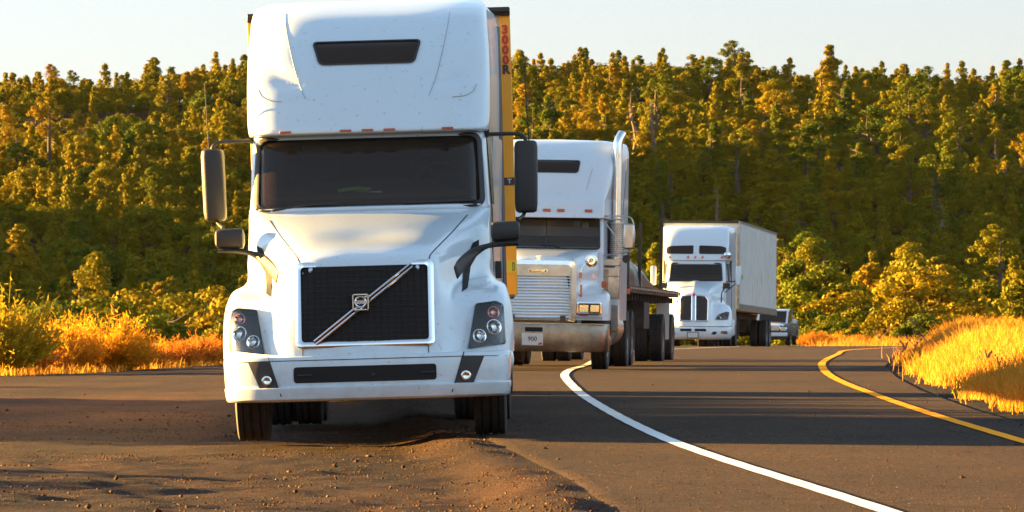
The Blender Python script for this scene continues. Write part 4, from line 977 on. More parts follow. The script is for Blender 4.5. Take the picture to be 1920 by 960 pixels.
for s in (-1, 1):
    b = MB(); patch(b, rpoly([(s * .06, .83), (s * .44, .83), (s * .45, 1.45), (s * .38, 1.60), (s * .06, 1.64)], .03), hb, off=.03, thick=.03, res=.08); b.build('grille_panel', 'grille', T3)
    pp = rpoly([(s * .045, .815), (s * .455, .815), (s * .465, 1.46), (s * .39, 1.62), (s * .045, 1.66)], .03); pq = rpoly([(s * .075, .845), (s * .425, .845), (s * .435, 1.445), (s * .37, 1.585), (s * .075, 1.625)], .03)
    b = MB(); ringstrip(b, pp, pq, hb, off=.04, thick=.05, crown=.008); b.build('grille_surround', 'chrome', T3)
    pl = rpoly([(s * x, z) for x, z in ((.68, .87), (1.08, .87), (1.12, 1.12), (.98, 1.12), (.76, 1.02))], .04)
    b = MB(); patch(b, pl, hb, off=.016, thick=.03, res=.04); hl = b.build('headlight', 'lamp_housing', T3)
    b = MB(); x = s * .82; b.lathe([(-.03, .06), (-.04, .06), (-.01, .03), (-.01, .001)], (x, cast(hb, (x, .95)), .95), 'Y', 16); b.build('lamp_bowl', 'reflector', hl)
    b = MB(); x = s * 1.03; b.lathe([(-.03, .05), (-.04, .05), (-.01, .03), (-.01, .001)], (x, cast(hb, (x, .99)), 1.0), 'Y', 16); b.build('lamp_bowl', 'red', hl)
    b = MB(); patch(b, pl, hb, off=.05, thick=.04, res=.04); b.build('lamp_cover', 'lens', hl)
b = MB(); b.lathe([(-.05, .001), (-.05, .04), (.0, .05)], (0, cast(hb, (0, 1.66)), 1.66), 'Y', 16); b.build('badge', 'red', T3)
g = np.array([shell_row(z, hw, y, .55, 2.8, hw, 1.2, k=14, ns=2)[:-2] for z, hw, y in ((.24, 1.10, .12), (.26, 1.15, .06), (.34, 1.19, .0), (.50, 1.22, -.03), (.62, 1.22, .0), (.64, 1.20, .06))])
b = MB(); b.grid(g); b.mirror(); b3 = b.bvh(); bo = b.build('bumper', 'white_c', T3, smooth=50)
for p in ([(-.42, .50), (-.06, .50), (-.06, .58), (-.42, .58)], [(.04, .50), (.42, .50), (.38, .58), (.04, .58)], [(.56, .40), (.70, .40), (.74, .49), (.62, .49)], [(-.56, .40), (-.70, .40), (-.74, .49), (-.62, .49)]):
    b = MB(); patch(b, rpoly(p, .02), b3, off=.008, res=.08); b.build('bumper_vent', 'void', bo)
for s in (-1, 1):
    b = MB(); patch(b, rpoly([(s * .84, .42), (s * 1.08, .42), (s * 1.06, .52), (s * .88, .52)], .02), b3, off=.01, res=.08); b.build('fog_lamp', 'chrome', bo)
b = MB(); b.box((-.02, cast(b3, (0, .40)) - .02, .38), (.32, .012, .16)); p_ = b.build('license_plate', 'plate', T3, bevel=.005)
b = MB(); b.box((-.02, cast(b3, (0, .40)) - .012, .38), (.36, .012, .20)); b.build('plate_frame', 'black', p_)
wi = rpoly([(-.83, 2.12), (.83, 2.12), (.79, 2.66), (-.79, 2.66)], .08, 6); wo = rpoly([(-.87, 2.09), (.87, 2.09), (.82, 2.70), (-.82, 2.70)], .10, 6)
cabr = [(.7, .98, 2.1, .3, 4, 1.22, 5.6), (1.9, .98, 2.1, .3, 4, 1.22, 5.6), (2.1, .96, 2.12, .3, 4, 1.22, 5.6), (2.7, .93, 2.42, .3, 4, 1.22, 5.6), (2.95, .98, 2.46, .3, 4, 1.22, 5.6)]
cab = shell(cabr, nr=8, cap_top=False, k=20); cb = cab.bvh(); cab = shell(cabr, nr=8, cap_top=False, k=20, hole=[(wi, 3.0)]); cab.build('cab', 'white_c', T3, smooth=50)
b = MB(); patch(b, wi, cb, off=.005, res=.12, thick=.004); b.build('windscreen', 'glass', T3)
b = MB(); ringstrip(b, wo, wi, cb, off=.014, thick=.03, crown=.008); b.build('windscreen_seal', 'black', T3)
cab_interior(T3, .86, 2.6, 2.14, 2.68, .45, 3.9)
fairr = [(2.78, 1.00, 2.40, .35, 4, 1.22, 5.6), (2.80, 1.02, 2.38, .35, 4, 1.22, 5.6), (2.95, 1.04, 2.44, .35, 4, 1.22, 5.6), (3.25, 1.05, 2.54, .36, 4, 1.22, 5.6), (3.5, 1.05, 2.72, .38, 3.8, 1.22, 5.6), (3.7, 1.04, 2.98, .4, 3.6, 1.22, 5.6), (3.82, 1.02, 3.25, .4, 3.4, 1.20, 5.6), (3.90, .97, 3.6, .4, 3.2, 1.16, 5.55), (3.93, .88, 4.1, .4, 3.2, 1.05, 5.5)]
fa = shell(fairr, nr=5, k=24); fb = fa.bvh(); fo = fa.build('roof_fairing', 'white_c', T3, smooth=50)
for s in (-1, 1):
    rw = rpoly([(s * .09, 2.98), (s * .96, 2.98), (s * .96, 3.19), (s * .80, 3.24), (s * .09, 3.26)], .05, 5); b = MB(); patch(b, rw, fb, off=.008, res=.1); b.build('sleeper_window', 'dark_glass', T3, smooth=60)
for x in (-.86, -.26, -.03, .20, .82):
    b = MB(); y = cast(fb, (x, 2.87)); b.lathe([(-.05, .001), (-.045, .025), (0, .045)], (x, y, 2.87), 'Y', 12); b.build('marker_light', 'amber', T3)
for s in (-1, 1):
    b = MB(); patch(b, rpoly([(3.0, 2.12), (3.55, 2.12), (3.55, 2.68), (3.05, 2.68)], .05), cb, off=.006, res=.15, axis='X', side=s); b.build('door_window', 'dark_glass', T3)
    b = MB(); seamline(b, [(2.9, .8), (2.9, 2.7)], cb, w=.03, axis='X', side=s, smooth=1); seamline(b, [(3.7, .8), (3.7, 2.7)], cb, w=.03, axis='X', side=s, smooth=1); b.build('door_seam', 'seam', T3)
    b = MB(); b.box((s * 1.36, 2.25, 2.28), (.17, .14, .62)); mo = b.build('mirror', 'white_c', T3, bevel=.04)
    b = MB(); b.box((s * 1.36, 2.325, 2.28), (.14, .012, .54)); b.build('mirror_glass', 'chrome', mo)
    b = MB(); b.tube([(s * .95, 2.4, 2.08), (s * 1.2, 2.3, 2.1), (s * 1.34, 2.25, 2.12)], .018); b.tube([(s * .95, 2.2, 1.75), (s * 1.34, 2.25, 2.1)], .016); b.build('mirror_arm', 'black', T3)
    b = MB(); b.tube([(s * .84, 1.3, 1.42), (s * .86, 1.25, 1.72), (s * .96, 1.2, 1.90)], .022, n=8, smooth=3); b.box((s * 1.0, 1.2, 1.95), (.24, .12, .18)); b.build('bonnet_mirror', 'black', T3, bevel=.02)
    b = MB(); b.tube([(s * 1.08, 3.9, .9), (s * 1.08, 3.9, 3.3)], .03, n=8); b.build('grab_rail', 'black', T3)
    b = MB(); b.box((s * 1.06, 3.4, .62), (.34, 1.5, .55)); b.build('side_skirt', 'white_c', T3, bevel=.08)
    wheel(T3, s * 1.02, 1.35, .51, .28)
    for y in (6.0, 7.3): wheel(T3, s * 1.08, y, .51, .26, dual=True)
    b = MB(); b.grid([[(s * x, 1.35 + .60 * math.cos(a), .52 + .60 * math.sin(a)) for x in (.72, 1.18)] for a in np.linspace(-.1, math.pi + .1, 16)]); o_ = b.build('fender_liner', 'frame', T3); md = o_.modifiers.new('t', 'SOLIDIFY'); md.thickness = .015
b = MB(); b.lathe([(-.12, .001), (-.09, .1), (0, .135), (.06, .11), (.08, .001)], (.98, 2.5, 2.95), 'Y', 16); b.build('air_horn', 'chrome', T3)
b = MB()
for s in (-1, 1): b.box((s * .43, 4.2, .78), (.09, 7.6, .26))
for y in (1.35, 6.0, 7.3): b.tube([(-.95, y, .5), (.95, y, .5)], .07)
b.box((0, 1.3, .85), (1.1, 1.5, .8)); b.box((0, .9, .5), (.8, .5, .3)); b.build('chassis', 'frame', T3)
tr = empty('trailer', None, T3); tr.matrix_local = Matrix.Translation((0, 6.4, 0)) @ Matrix.Rotation(math.radians(-4.2), 4, 'Z') @ Matrix.Rotation(math.radians(-.5), 4, 'X')
b = MB(); b.box((0, 7.2, 2.68), (2.56, 14.0, 2.90)); b.build('box_body', 'trailer', tr, bevel=.02)
for s in (-1, 1):
    b = MB(); b.box((s * 1.29, 7.2, 1.30), (.03, 14.02, .22)); b.box((s * 1.29, 7.2, 4.11), (.03, 14.02, .07)); b.build('rail', 'rim', tr)
    b = MB()
    for i in range(22): b.box((s * 1.283, .5 + i * .64, 2.7), (.012, .03, 2.6))
    b.build('side_posts', 'trailer', tr)
    b = MB(); b.box((s * 1.285, .20, 2.68), (.02, .06, 2.9)); b.box((s * 1.24, .185, 2.68), (.08, .02, 2.9)); b.build('corner_post', 'brushed', tr)
    for y in (11.4, 12.65): wheel(tr, s * 1.08, y, .50, .26, dual=True, sub=False)
    b = MB(); b.box((s * 1.0, 2.6, .7), (.1, .1, .9)); b.build('landing_leg', 'frame', tr)
b = MB(); b.box((0, .18, 4.10), (2.5, .05, .08)); b.build('front_rail', 'black', tr)
b = MB(); b.box((1.31, 1.0, 2.3), (.03, .10, .14)); b.build('side_light', 'green', tr)
b = MB(); b.box((0, 7.2, 1.1), (1.2, 13.6, .2)); b.box((0, 12, .8), (1.0, 2.6, .4)); b.box((0, 13.9, .6), (2.2, .1, .12))
for y in (11.4, 12.65): b.tube([(-.95, y, .5), (.95, y, .5)], .07)
b.build('underframe', 'frame', tr)
b = MB()
for i in range(5): b.box((1.297, 8.3, 2.2 + i * .07), (.006, .22, .03))
b.build('side_lettering', 'grey', tr)

# ================================================================== the dark pickup behind the last trailer
frp = Frame((1443 - CX) * 245 / FPX, 245, CZ - 2.15, -9, 0)
PK = empty('pickup_truck', frp.M)
tag(PK, 'small dark pickup with pale bonnet half hidden behind the farthest box trailer', 'pickup truck')
b = MB()
rows = []
for y, zt, w in ((.0, .95, .86), (.06, 1.02, .93), (.5, 1.12, .96), (1.3, 1.16, .97), (1.5, 1.18, .97), (3.6, 1.2, .97), (5.5, 1.18, .96), (5.6, 1.1, .94)):
    rows.append([(w * .96, y, .48), (w, y, .62), (w, y, zt - .12), (w * .95, y, zt - .02), (w * .6, y, zt), (0, y, zt + .01)])
b.grid(refine(rows, 3, 3)); b.mirror(); b.box((0, .04, .68), (1.8, .06, .6)); bd = b.build('body', 'carbody', PK, smooth=40)
b = MB(); rows = [[(.80, y, z), (.76, y, z + .01), (0, y, z + .03)] for y, z in ((2.0, 1.76), (2.1, 1.82), (2.4, 1.86), (3.3, 1.86), (3.65, 1.80), (3.75, 1.18))]
b.grid(refine(rows, 3, 2)); b.mirror(); b.build('roof', 'carwhite', PK, smooth=40)
for s in (-1, 1):
    b = MB(); b.prism([(1.5, 1.2), (2.12, 1.76), (3.3, 1.80), (3.6, 1.2)], 'X', s * .79, s * .815); b.build('side_window', 'dark_glass', PK)
    b = MB(); b.box((s * .72, -.02, .86), (.34, .06, .20)); b.build('headlight', 'reflector', PK, bevel=.03)
    b = MB(); b.box((s * 1.12, 1.75, 1.25), (.22, .12, .24)); b.tube([(s * .9, 1.75, 1.2), (s * 1.1, 1.75, 1.2)], .03); b.build('wing_mirror', 'carwhite', PK, bevel=.03)
    b = MB(); b.box((s * .985, 2.6, .98), (.02, 2.0, .04)); b.box((s * .99, 2.6, .50), (.03, 2.0, .05)); b.build('side_trim', 'chrome', PK)
    wheel(PK, s * .86, 1.0, .40, .26); wheel(PK, s * .86, 4.4, .40, .26)
b = MB(); b.box((0, 2.7, .45), (1.5, 5.2, .3)); b.build('underbody', 'frame', PK)
b = MB(); b.box((0, -.03, .9), (1.05, .04, .26)); b.build('grille', 'chrome', PK, bevel=.02)
b = MB(); b.box((0, -.08, .58), (1.86, .12, .2)); b.build('bumper', 'carwhite', PK, bevel=.04)
b = MB(); b.prism([(1.36, 1.17), (2.03, 1.80), (2.10, 1.76), (1.46, 1.17)], 'X', -.70, .70); b.build('windscreen', 'dark_glass', PK)
b = MB(); b.grid(refine([[(.90, y, z - .05), (.6, y, z + .012), (0, y, z + .03)] for y, z in ((.04, 1.02), (.5, 1.13), (1.0, 1.17), (1.42, 1.19))], 3, 3)); b.mirror(); b.build('bonnet', 'carwhite', PK)
for s in (-1, 1):
    b = MB(); b.prism([(1.30, 1.16), (1.99, 1.80), (2.12, 1.80), (1.50, 1.16)], 'X', s * .70, s * .80); b.build('pillar', 'carwhite', PK)
# ================================================================== vegetation
def foliage_mat(name, stops, trans=.16, scale=.12, rnd=.6):
    m = bpy.data.materials.new(name); m.use_nodes = True; nt = m.node_tree; L = nt.links.new
    b = nt.nodes['Principled BSDF']; b.inputs['Roughness'].default_value = .7; b.inputs['Specular IOR Level'].default_value = .05
    oi = nt.nodes.new('ShaderNodeObjectInfo'); ge = nt.nodes.new('ShaderNodeNewGeometry')
    n = nt.nodes.new('ShaderNodeTexNoise'); n.inputs['Scale'].default_value = scale; n.inputs['Detail'].default_value = 5; n.inputs['Roughness'].default_value = .7
    L(ge.outputs['Position'], n.inputs['Vector'])
    mr = nt.nodes.new('ShaderNodeMapRange'); mr.inputs['From Min'].default_value = .3; mr.inputs['From Max'].default_value = .7; L(n.outputs['Fac'], mr.inputs['Value'])
    mx = nt.nodes.new('ShaderNodeMix'); mx.data_type = 'FLOAT'; mx.inputs['Factor'].default_value = rnd; L(mr.outputs[0], mx.inputs[2]); L(oi.outputs['Random'], mx.inputs[3])
    r = nt.nodes.new('ShaderNodeValToRGB'); e = r.color_ramp.elements
    e[0].position = stops[0][0]; e[0].color = (*stops[0][1], 1); e[1].position = stops[-1][0]; e[1].color = (*stops[-1][1], 1)
    for p, c in stops[1:-1]: q = e.new(p); q.color = (*c, 1)
    L(mx.outputs[0], r.inputs['Fac']); L(r.outputs['Color'], b.inputs['Base Color'])
    t = nt.nodes.new('ShaderNodeBsdfTranslucent'); L(r.outputs['Color'], t.inputs['Color'])
    ms = nt.nodes.new('ShaderNodeMixShader'); ms.inputs[0].default_value = trans; L(b.outputs[0], ms.inputs[1]); L(t.outputs[0], ms.inputs[2]); L(ms.outputs[0], nt.nodes['Material Output'].inputs['Surface'])
    return m
M['leaf'] = foliage_mat('evergreen_foliage', [(0, (.036, .060, .005)), (.25, (.070, .095, .005)), (.5, (.14, .130, .005)), (.8, (.24, .155, .005)), (.95, (.25, .130, .006)), (1, (.20, .070, .010))])
M['leaf_low'] = foliage_mat('broad_foliage', [(0, (.05, .075, .012)), (.5, (.09, .10, .014)), (1, (.12, .09, .018))])
M['bark'] = mat('bark', (.10, .065, .04), rough=.95, col2=(.05, .035, .025), noise_scale=6, bump=.8, bump_scale=12)
M['deadwood'] = mat('dead_wood', (.20, .13, .09), rough=.95, col2=(.12, .08, .06), noise_scale=5)
M['rabbit'] = foliage_mat('golden_shrub', [(0, (.40, .23, .015)), (.5, (.52, .24, .015)), (1, (.52, .18, .015))], trans=.55, scale=.8, rnd=.4)
M['rabbit_green'] = foliage_mat('yellow_green_shrub', [(0, (.22, .18, .012)), (1, (.36, .24, .018))], trans=.55, scale=.8, rnd=.4)
M['russet'] = foliage_mat('russet_shrub', [(0, (.38, .12, .018)), (.6, (.45, .16, .02)), (1, (.42, .22, .025))], trans=.45, scale=.9, rnd=.4)
M['grass'] = foliage_mat('dry_grass', [(0, (.34, .14, .02)), (.45, (.54, .235, .022)), (.8, (.62, .31, .05)), (1, (.36, .11, .02))], trans=.45, scale=2.3, rnd=0)
M['stem'] = mat('dry_stem', (.30, .16, .06), rough=.9)
RN = np.random.default_rng(11)

def leaf_quads(cn, size, aspect=.8, wild=.42):
    """one small leaf spray per centre, facing roughly out of its clump"""
    c, nr = cn[:, :3], cn[:, 3:]; n = len(c); nr = nr + RN.normal(size=(n, 3)) * wild; nr /= np.linalg.norm(nr, axis=1)[:, None]
    a = RN.normal(size=(n, 3)); a -= (a * nr).sum(1)[:, None] * nr; a /= np.linalg.norm(a, axis=1)[:, None]
    b = np.cross(nr, a)
    s = (size * RN.uniform(.6, 1.3, n))[:, None]
    u, v = a * s * .5, b * s * .5 * aspect
    V = np.stack([c - u - v * .3, c - v, c + u, c + v], 1).reshape(-1, 3)
    return V
def quads_mesh(name, V, m):
    n = len(V) // 4; me = bpy.data.meshes.new(name)
    me.vertices.add(len(V)); me.vertices.foreach_set('co', V.astype(np.float32).ravel())
    me.loops.add(n * 4); me.loops.foreach_set('vertex_index', np.arange(n * 4, dtype=np.int32))
    me.polygons.add(n); me.polygons.foreach_set('loop_start', np.arange(0, n * 4, 4, dtype=np.int32)); me.polygons.foreach_set('loop_total', np.full(n, 4, np.int32))
    me.materials.append(M[m]); me.update(calc_edges=True); return me
def clump(c, r, n, flat=.7):
    p = RN.normal(size=(n, 3)); p /= np.linalg.norm(p, axis=1)[:, None]; p *= (RN.uniform(.45, 1, n) ** .5)[:, None] * r
    d = p / (np.linalg.norm(p, axis=1)[:, None] + 1e-6); p[:, 2] *= flat; return np.concatenate([p + c, d], 1)
def crown_points(kind, H, W, nc, nl):
    cs = []
    lean = RN.normal(size=2) * .05 * H; lop = RN.uniform(0, 6.28)
    for i in range(nc):
        a = RN.uniform(0, 2 * math.pi)
        if kind == 'pine':
            u = RN.uniform(0, 1) ** .85; z = H * (.16 + .82 * u); rad = W * ((1 - u) ** .75 * .9 + .10) * (.8 + .3 * math.sin(a * 2 + lop + u * 7)) * (.85 + .25 * math.sin(u * 19 + lop))
            rr = rad * RN.uniform(.45, 1.0); cr = .34 + .34 * (1 - u)
        elif kind == 'tall':
            u = RN.uniform(0, 1); z = H * (.42 + .56 * u); rad = W * math.sin(math.pi * min(1, (u * .85 + .15))) ** .6 * (.75 + .35 * math.sin(a * 3 + lop)); rr = rad * RN.uniform(.3, 1.0); cr = .54 * RN.uniform(.7, 1.3)
        else:
            ph = math.acos(1 - RN.uniform(0, 1.15)); rad = W * (.85 + .25 * math.sin(a * 3 + lop) + .12 * math.sin(a * 5 + 2 * lop)); rr = rad * math.sin(ph) * RN.uniform(.75, 1.0); z = H * (.30 + .66 * math.cos(ph) * (.9 + .15 * math.sin(a * 2 + lop))); z = max(z, .12 * H); cr = .48 * RN.uniform(.7, 1.35)
        c = np.array([rr * math.cos(a) + lean[0] * z / H, rr * math.sin(a) + lean[1] * z / H, z])
        cs.append(clump(c, cr, nl, .62))
    return np.concatenate(cs)
def trunk_mesh(name, H, W, kind, m='bark', dead=False):
    b = MB(); bend = [R.uniform(-.05, .05) * H for _ in range(4)]
    pts = [(0, 0, -.5), (bend[0], bend[1], H * .35), (bend[2], bend[3], H * .65), (bend[2] * 1.2, bend[3], H * (.97 if dead or kind == 'pine' else .85))]
    r0 = .028 * H + .04; b.tube(pts, [r0, r0 * .7, r0 * .45, .02], n=7, smooth=3)
    nb = 16 if dead else 10
    for i in range(nb):
        u = R.uniform(.25, .92); z = H * u; a = R.uniform(0, 6.28); L_ = W * (1 - u * .6) * R.uniform(.5, 1.0)
        x0, y0 = bend[2] * u, bend[3] * u
        b.tube([(x0, y0, z), (x0 + L_ * .5 * math.cos(a), y0 + L_ * .5 * math.sin(a), z + L_ * .12), (x0 + L_ * math.cos(a), y0 + L_ * math.sin(a), z + L_ * R.uniform(0, .5))], [r0 * .35, r0 * .22, .012], n=5, smooth=1)
    o = b.build(name, m, None, smooth=60, weld=False); me = o.data; bpy.data.objects.remove(o); return me
TREES = []
for kind, H, W, nc, nl, ls in [('pine', 7.6, 2.5, 125, 50, .22), ('pine', 6.6, 2.6, 115, 50, .22), ('pine', 8.2, 2.3, 125, 50, .22), ('pine', 5.6, 2.0, 95, 50, .21), ('juniper', 4.8, 2.7, 120, 50, .21), ('juniper', 4.0, 2.4, 110, 50, .21),
                          ('juniper', 5.4, 2.5, 120, 50, .21), ('juniper', 4.2, 3.1, 125, 50, .21), ('tall', 9.5, 2.2, 75, 46, .22), ('tall', 8.5, 2.8, 85, 46, .22)]:
    TREES.append((kind, H, W, quads_mesh('crown', leaf_quads(crown_points(kind, H, W, int(nc * .85), int(nl * 2.0)), ls * .82), 'leaf'), trunk_mesh('trunk', H, W, kind)))
TREES.append(('dead', 7.5, 1.6, None, trunk_mesh('trunk', 7.5, 1.6, 'pine', 'deadwood', True)))
TREES.append(('dead', 6.0, 1.2, None, trunk_mesh('trunk', 6.0, 1.2, 'pine', 'deadwood', True)))
tree_list = []
def place_tree(k, x, y, s, rot=None, zoff=0, sz=1.0):
    kind, H, W, cm, tm = TREES[k]
    nm = {'pine': 'pine_tree', 'juniper': 'juniper_tree', 'tall': 'tall_pine_tree', 'dead': 'dead_tree'}[kind]
    o = empty(nm); o.location = (x, y, gz(x, y, False) + zoff); o.rotation_euler = (0, 0, R.uniform(0, 6.28) if rot is None else rot); o.scale = (s * 1.15, s * 1.15, s * sz)
    t = bpy.data.objects.new('trunk', tm); COL.objects.link(t); t.parent = o
    if cm: c = bpy.data.objects.new('crown', cm); COL.objects.link(c); c.parent = o
    tree_list.append((o, kind, x, y, H * s * sz)); return o
def px_of(x, y, z): return CX + x * FPX / y, HZ - (z - CZ) * FPX / y
def half_w(y): return 960 / FPX * y
# ---- skyline, slope and valley trees; the largest in view are trees of their own
spots = []
y = 424.0
while y < 772:
    step = 9.2 if y < 600 else 11.5
    hw = half_w(y) + 3; sp = 12.6 if y < 740 else 6.6
    x = -hw + R.uniform(0, sp)
    while x < hw:
        spots.append((x + R.uniform(-3, 3), y + R.uniform(-4.5, 4.5))); x += sp * R.uniform(.75, 1.3)
    y += step * (1 if y < 740 else .9)
for x, y in spots:
    px, py = px_of(x, y, gz(x, y, False) + 3)
    if 500 < px < 900 and y < 741: continue            # wholly behind the nearest truck
    right = px > 940
    r = R.random()
    if right: k = R.choice([0, 1, 2, 3, 0, 2]) if r < .50 else R.choice([4, 5, 6]) if r < .68 else R.choice([8, 9]) if r < .95 else R.choice([10, 11])
    else: k = R.choice([4, 5, 6, 7]) if r < .66 else R.choice([0, 1, 3, 3]) if r < .90 else 8 if r < .965 else R.choice([10, 11])
    if y > 735: k = R.choice([3, 1, 4, 5, 6, 3, 5, 0, 8])
    s = R.choice([R.uniform(.7, 1.0), R.uniform(.95, 1.4)]) * (1.0 if right else 1.02)
    s *= .90
    if y > 735: s *= .74
    place_tree(k, x, y, s, sz=R.uniform(.9, 1.12))
print('slope trees', len(tree_list))
# ---- trees beyond the bend, placed by the height of their tops in the photograph
for px, top, D, k in [(1502, 487, 330, 1), (1540, 505, 318, 6), (1575, 548, 300, 5), (1612, 520, 325, 9), (1650, 492, 322, 0), (1698, 484, 318, 6), (1740, 508, 305, 7), (1768, 495, 325, 1), (1622, 575, 290, 4),
                      (1815, 556, 310, 5), (1848, 528, 322, 9), (1905, 508, 290, 3), (1500, 580, 295, 7), (1560, 590, 280, 7), (1690, 560, 285, 7), (1790, 590, 288, 5), (1868, 585, 300, 4), (1730, 590, 278, 5)]:
    x = (px - CX) * D / FPX; z0 = gz(x, D, False); h = CZ + (HZ - top) * D / FPX - z0; place_tree(k, x, D, h / TREES[k][1], sz=1.0)
for px, top, D, k in [(200, 560, 380, 7), (262, 548, 395, 5), (300, 585, 350, 4), (345, 555, 385, 7), (395, 545, 392, 6), (430, 562, 375, 5), (120, 570, 370, 7), (60, 575, 355, 5), (150, 596, 330, 7), (240, 600, 325, 4), (440, 590, 340, 4)]:
    x = (px - CX) * D / FPX; z0 = gz(x, D, False); h = CZ + (HZ - top) * D / FPX - z0; place_tree(k, x, D, h / TREES[k][1], sz=1.0)
# labels: kind, height on the slope, nearest landmark, order from the left
zones = [(0, 130, 'at the left edge of the photo'), (130, 370, 'left of the truck mirrors'), (370, 470, 'just beside the nearest cab'), (470, 940, 'over the nearest cab roof'), (940, 1170, 'above the middle truck'),
         (1170, 1460, 'above the farthest box trailer'), (1460, 1680, 'right of the farthest trailer'), (1680, 2100, 'above the golden grass mound'), (-400, 0, 'at the left edge of the photo')]
kd = {'pine': ('pointed pine', 'pine tree'), 'juniper': ('rounded juniper', 'juniper tree'), 'tall': ('tall pine', 'pine tree'), 'dead': ('leafless grey tree', 'dead tree')}
cells = {}
for o, kind, x, y, h in tree_list:
    px, py = px_of(x, y, o.location.z)
    zn = next(z[2] for z in zones if z[0] <= px < z[1]) if px < 2100 else zones[7][2]
    lv = 'skyline ridge' if y > 735 else 'upper slope' if y > 660 else 'middle slope' if y > 580 else 'lower slope' if y > 500 else 'foot of the hill' if y > 402 else 'hollow beyond the road'
    cells.setdefault((kind, lv, zn), []).append((px, o, h))
ordn = ['leftmost', 'second from left', 'third from left', 'fourth from left', 'fifth from left', 'sixth from left', 'seventh from left', 'eighth from left', 'ninth from left', 'tenth from left', 'eleventh from left', 'twelfth from left', 'thirteenth from left', 'fourteenth from left', 'fifteenth from left']
for (kind, lv, zn), l in cells.items():
    l.sort(key=lambda t: t[0])
    for i, (px, o, h) in enumerate(l):
        lab = f"{kd[kind][0]}, {lv} {zn}"
        if len(l) > 1: lab += f", {ordn[min(i, len(ordn) - 1)]}"
        tag(o, lab, kd[kind][1], 'trees on the wooded hillside')
# ---- the rest of the wood in one mass: smaller trees between and behind, and the unseen stand added to the west for its shade
base = [leaf_quads(crown_points(k, h, w, nc, 22), .30) for k, h, w, nc in (('pine', 5.5, 1.5, 42), ('juniper', 3.2, 2.0, 42), ('juniper', 2.6, 1.8, 36), ('pine', 4.2, 1.4, 36))]
acc = []
def put(V, x, y, s, z=None):
    a = R.uniform(0, 6.28); c_, s_ = math.cos(a), math.sin(a)
    W_ = V @ np.array([[c_, s_, 0], [-s_, c_, 0], [0, 0, 1]]) * s + np.array([x, y, (gz(x, y, False) if z is None else z) - .15]); acc.append(W_)
for i in range(4600):
    y = R.uniform(425, 775) if i % 3 == 0 else R.uniform(725, 775) if i % 6 == 1 else R.uniform(425, 700); x = R.uniform(-1, 1) * (half_w(y) + 8)
    px, _ = px_of(x, y, 3)
    if 500 < px < 900 and y < 735: continue
    put(base[R.choice([0, 1, 2, 3, 1])], x, y, R.uniform(.6, 1.15))
for i in range(90):
    y = R.uniform(270, 420); x = R.choice([R.uniform(-half_w(y) - 5, -half_w(y) * .5), R.uniform(half_w(y) * .5, half_w(y) + 5)])
    put(base[R.choice([1, 2])], x, y, R.uniform(.5, .9))
woods = bpy.data.objects.new('distant_wood', quads_mesh('distant_wood', np.concatenate(acc), 'leaf')); COL.objects.link(woods)
tag(woods, 'smaller scrub and young trees filling the wooded hillside', 'woodland', kind='stuff')
# unseen trees and scrub, added to throw bars of shade across the tarmac
acc = []
big = [leaf_quads(crown_points(k, h, w, nc, 30), .36) for k, h, w, nc in (('pine', 8, 2.0, 60), ('juniper', 4.4, 2.2, 50))]
for x, y, k, s in [(-44, 34.5, 0, .55), (-70, 122, 0, 1.1),  (-75, 150, 0, 1.1), (-80, 175, 0, 1.2)]:
    put(big[k], x, y, s, gz(x, y, False) - .2)
for i in range(46):
    y = R.uniform(20, 37) if i % 3 else R.uniform(50, 72); put(base[2], R.uniform(-24, -9) - max(0, y - 50) * .12, y, R.uniform(.12, .42))
for i in range(30): put(base[1], -14 + R.uniform(-.9, .9), 46.9 + i * .52, R.uniform(.70, .82))  # dense row added to darken the ground beneath the nearest truck
for i in range(9): put(base[2], -14 + R.uniform(-.8, .8), 34.2 + i * .42, R.uniform(.46, .62))  # low row added for a shade band on the foreground dirt
wst = bpy.data.objects.new('roadside_wood', quads_mesh('roadside_wood', np.concatenate(acc), 'leaf')); COL.objects.link(wst)
tag(wst, 'unseen scrub and trees added west of the pull-out to cast long shadows', 'woodland', kind='stuff')

# ---- shrubs at the edge of the pull-out
def shrub_mesh(H, W, nst, m, leaves=9, lw=.020, seed=0):
    rn = np.random.default_rng(seed); V = []
    a = rn.uniform(0, 2 * math.pi, nst); r = W * rn.uniform(0, 1, nst) ** .6; h = H * rn.uniform(.55, 1.0, nst) * (1 - .45 * (r / W) ** 2)
    lob = .82 + .2 * np.sin(a * 3 + seed) + .1 * np.sin(a * 7 + seed * 2); h *= lob
    for i in range(nst):
        x0, y0 = .25 * r[i] * math.cos(a[i]), .25 * r[i] * math.sin(a[i]); x1, y1 = r[i] * math.cos(a[i]), r[i] * math.sin(a[i])
        p = [np.array([x0 + (x1 - x0) * t ** 1.4, y0 + (y1 - y0) * t ** 1.4, h[i] * t]) for t in (0, .35, .7, 1)]
        sd = rn.normal(size=3) * [1, 1, .1]; sd /= np.linalg.norm(sd)
        for j in range(3):
            w0, w1 = .009 * (1 - j * .25), .009 * (1 - (j + 1) * .25); V += [p[j] - sd * w0, p[j] + sd * w0, p[j + 1] + sd * w1, p[j + 1] - sd * w1]
        for k in range(leaves):
            t = rn.uniform(.35, 1.02); q = np.array([x0 + (x1 - x0) * t ** 1.4, y0 + (y1 - y0) * t ** 1.4, h[i] * t]) + rn.normal(size=3) * .03
            d = np.array([x1, y1, H * .6]) / H + rn.normal(size=3) * .5; d /= np.linalg.norm(d); e = np.cross(d, rn.normal(size=3)); e /= np.linalg.norm(e)
            l = rn.uniform(.05, .12); V += [q - e * lw * .5, q + e * lw * .5, q + d * l + e * lw * .2, q + d * l - e * lw * .2]
    return quads_mesh('shrub', np.array(V), m)
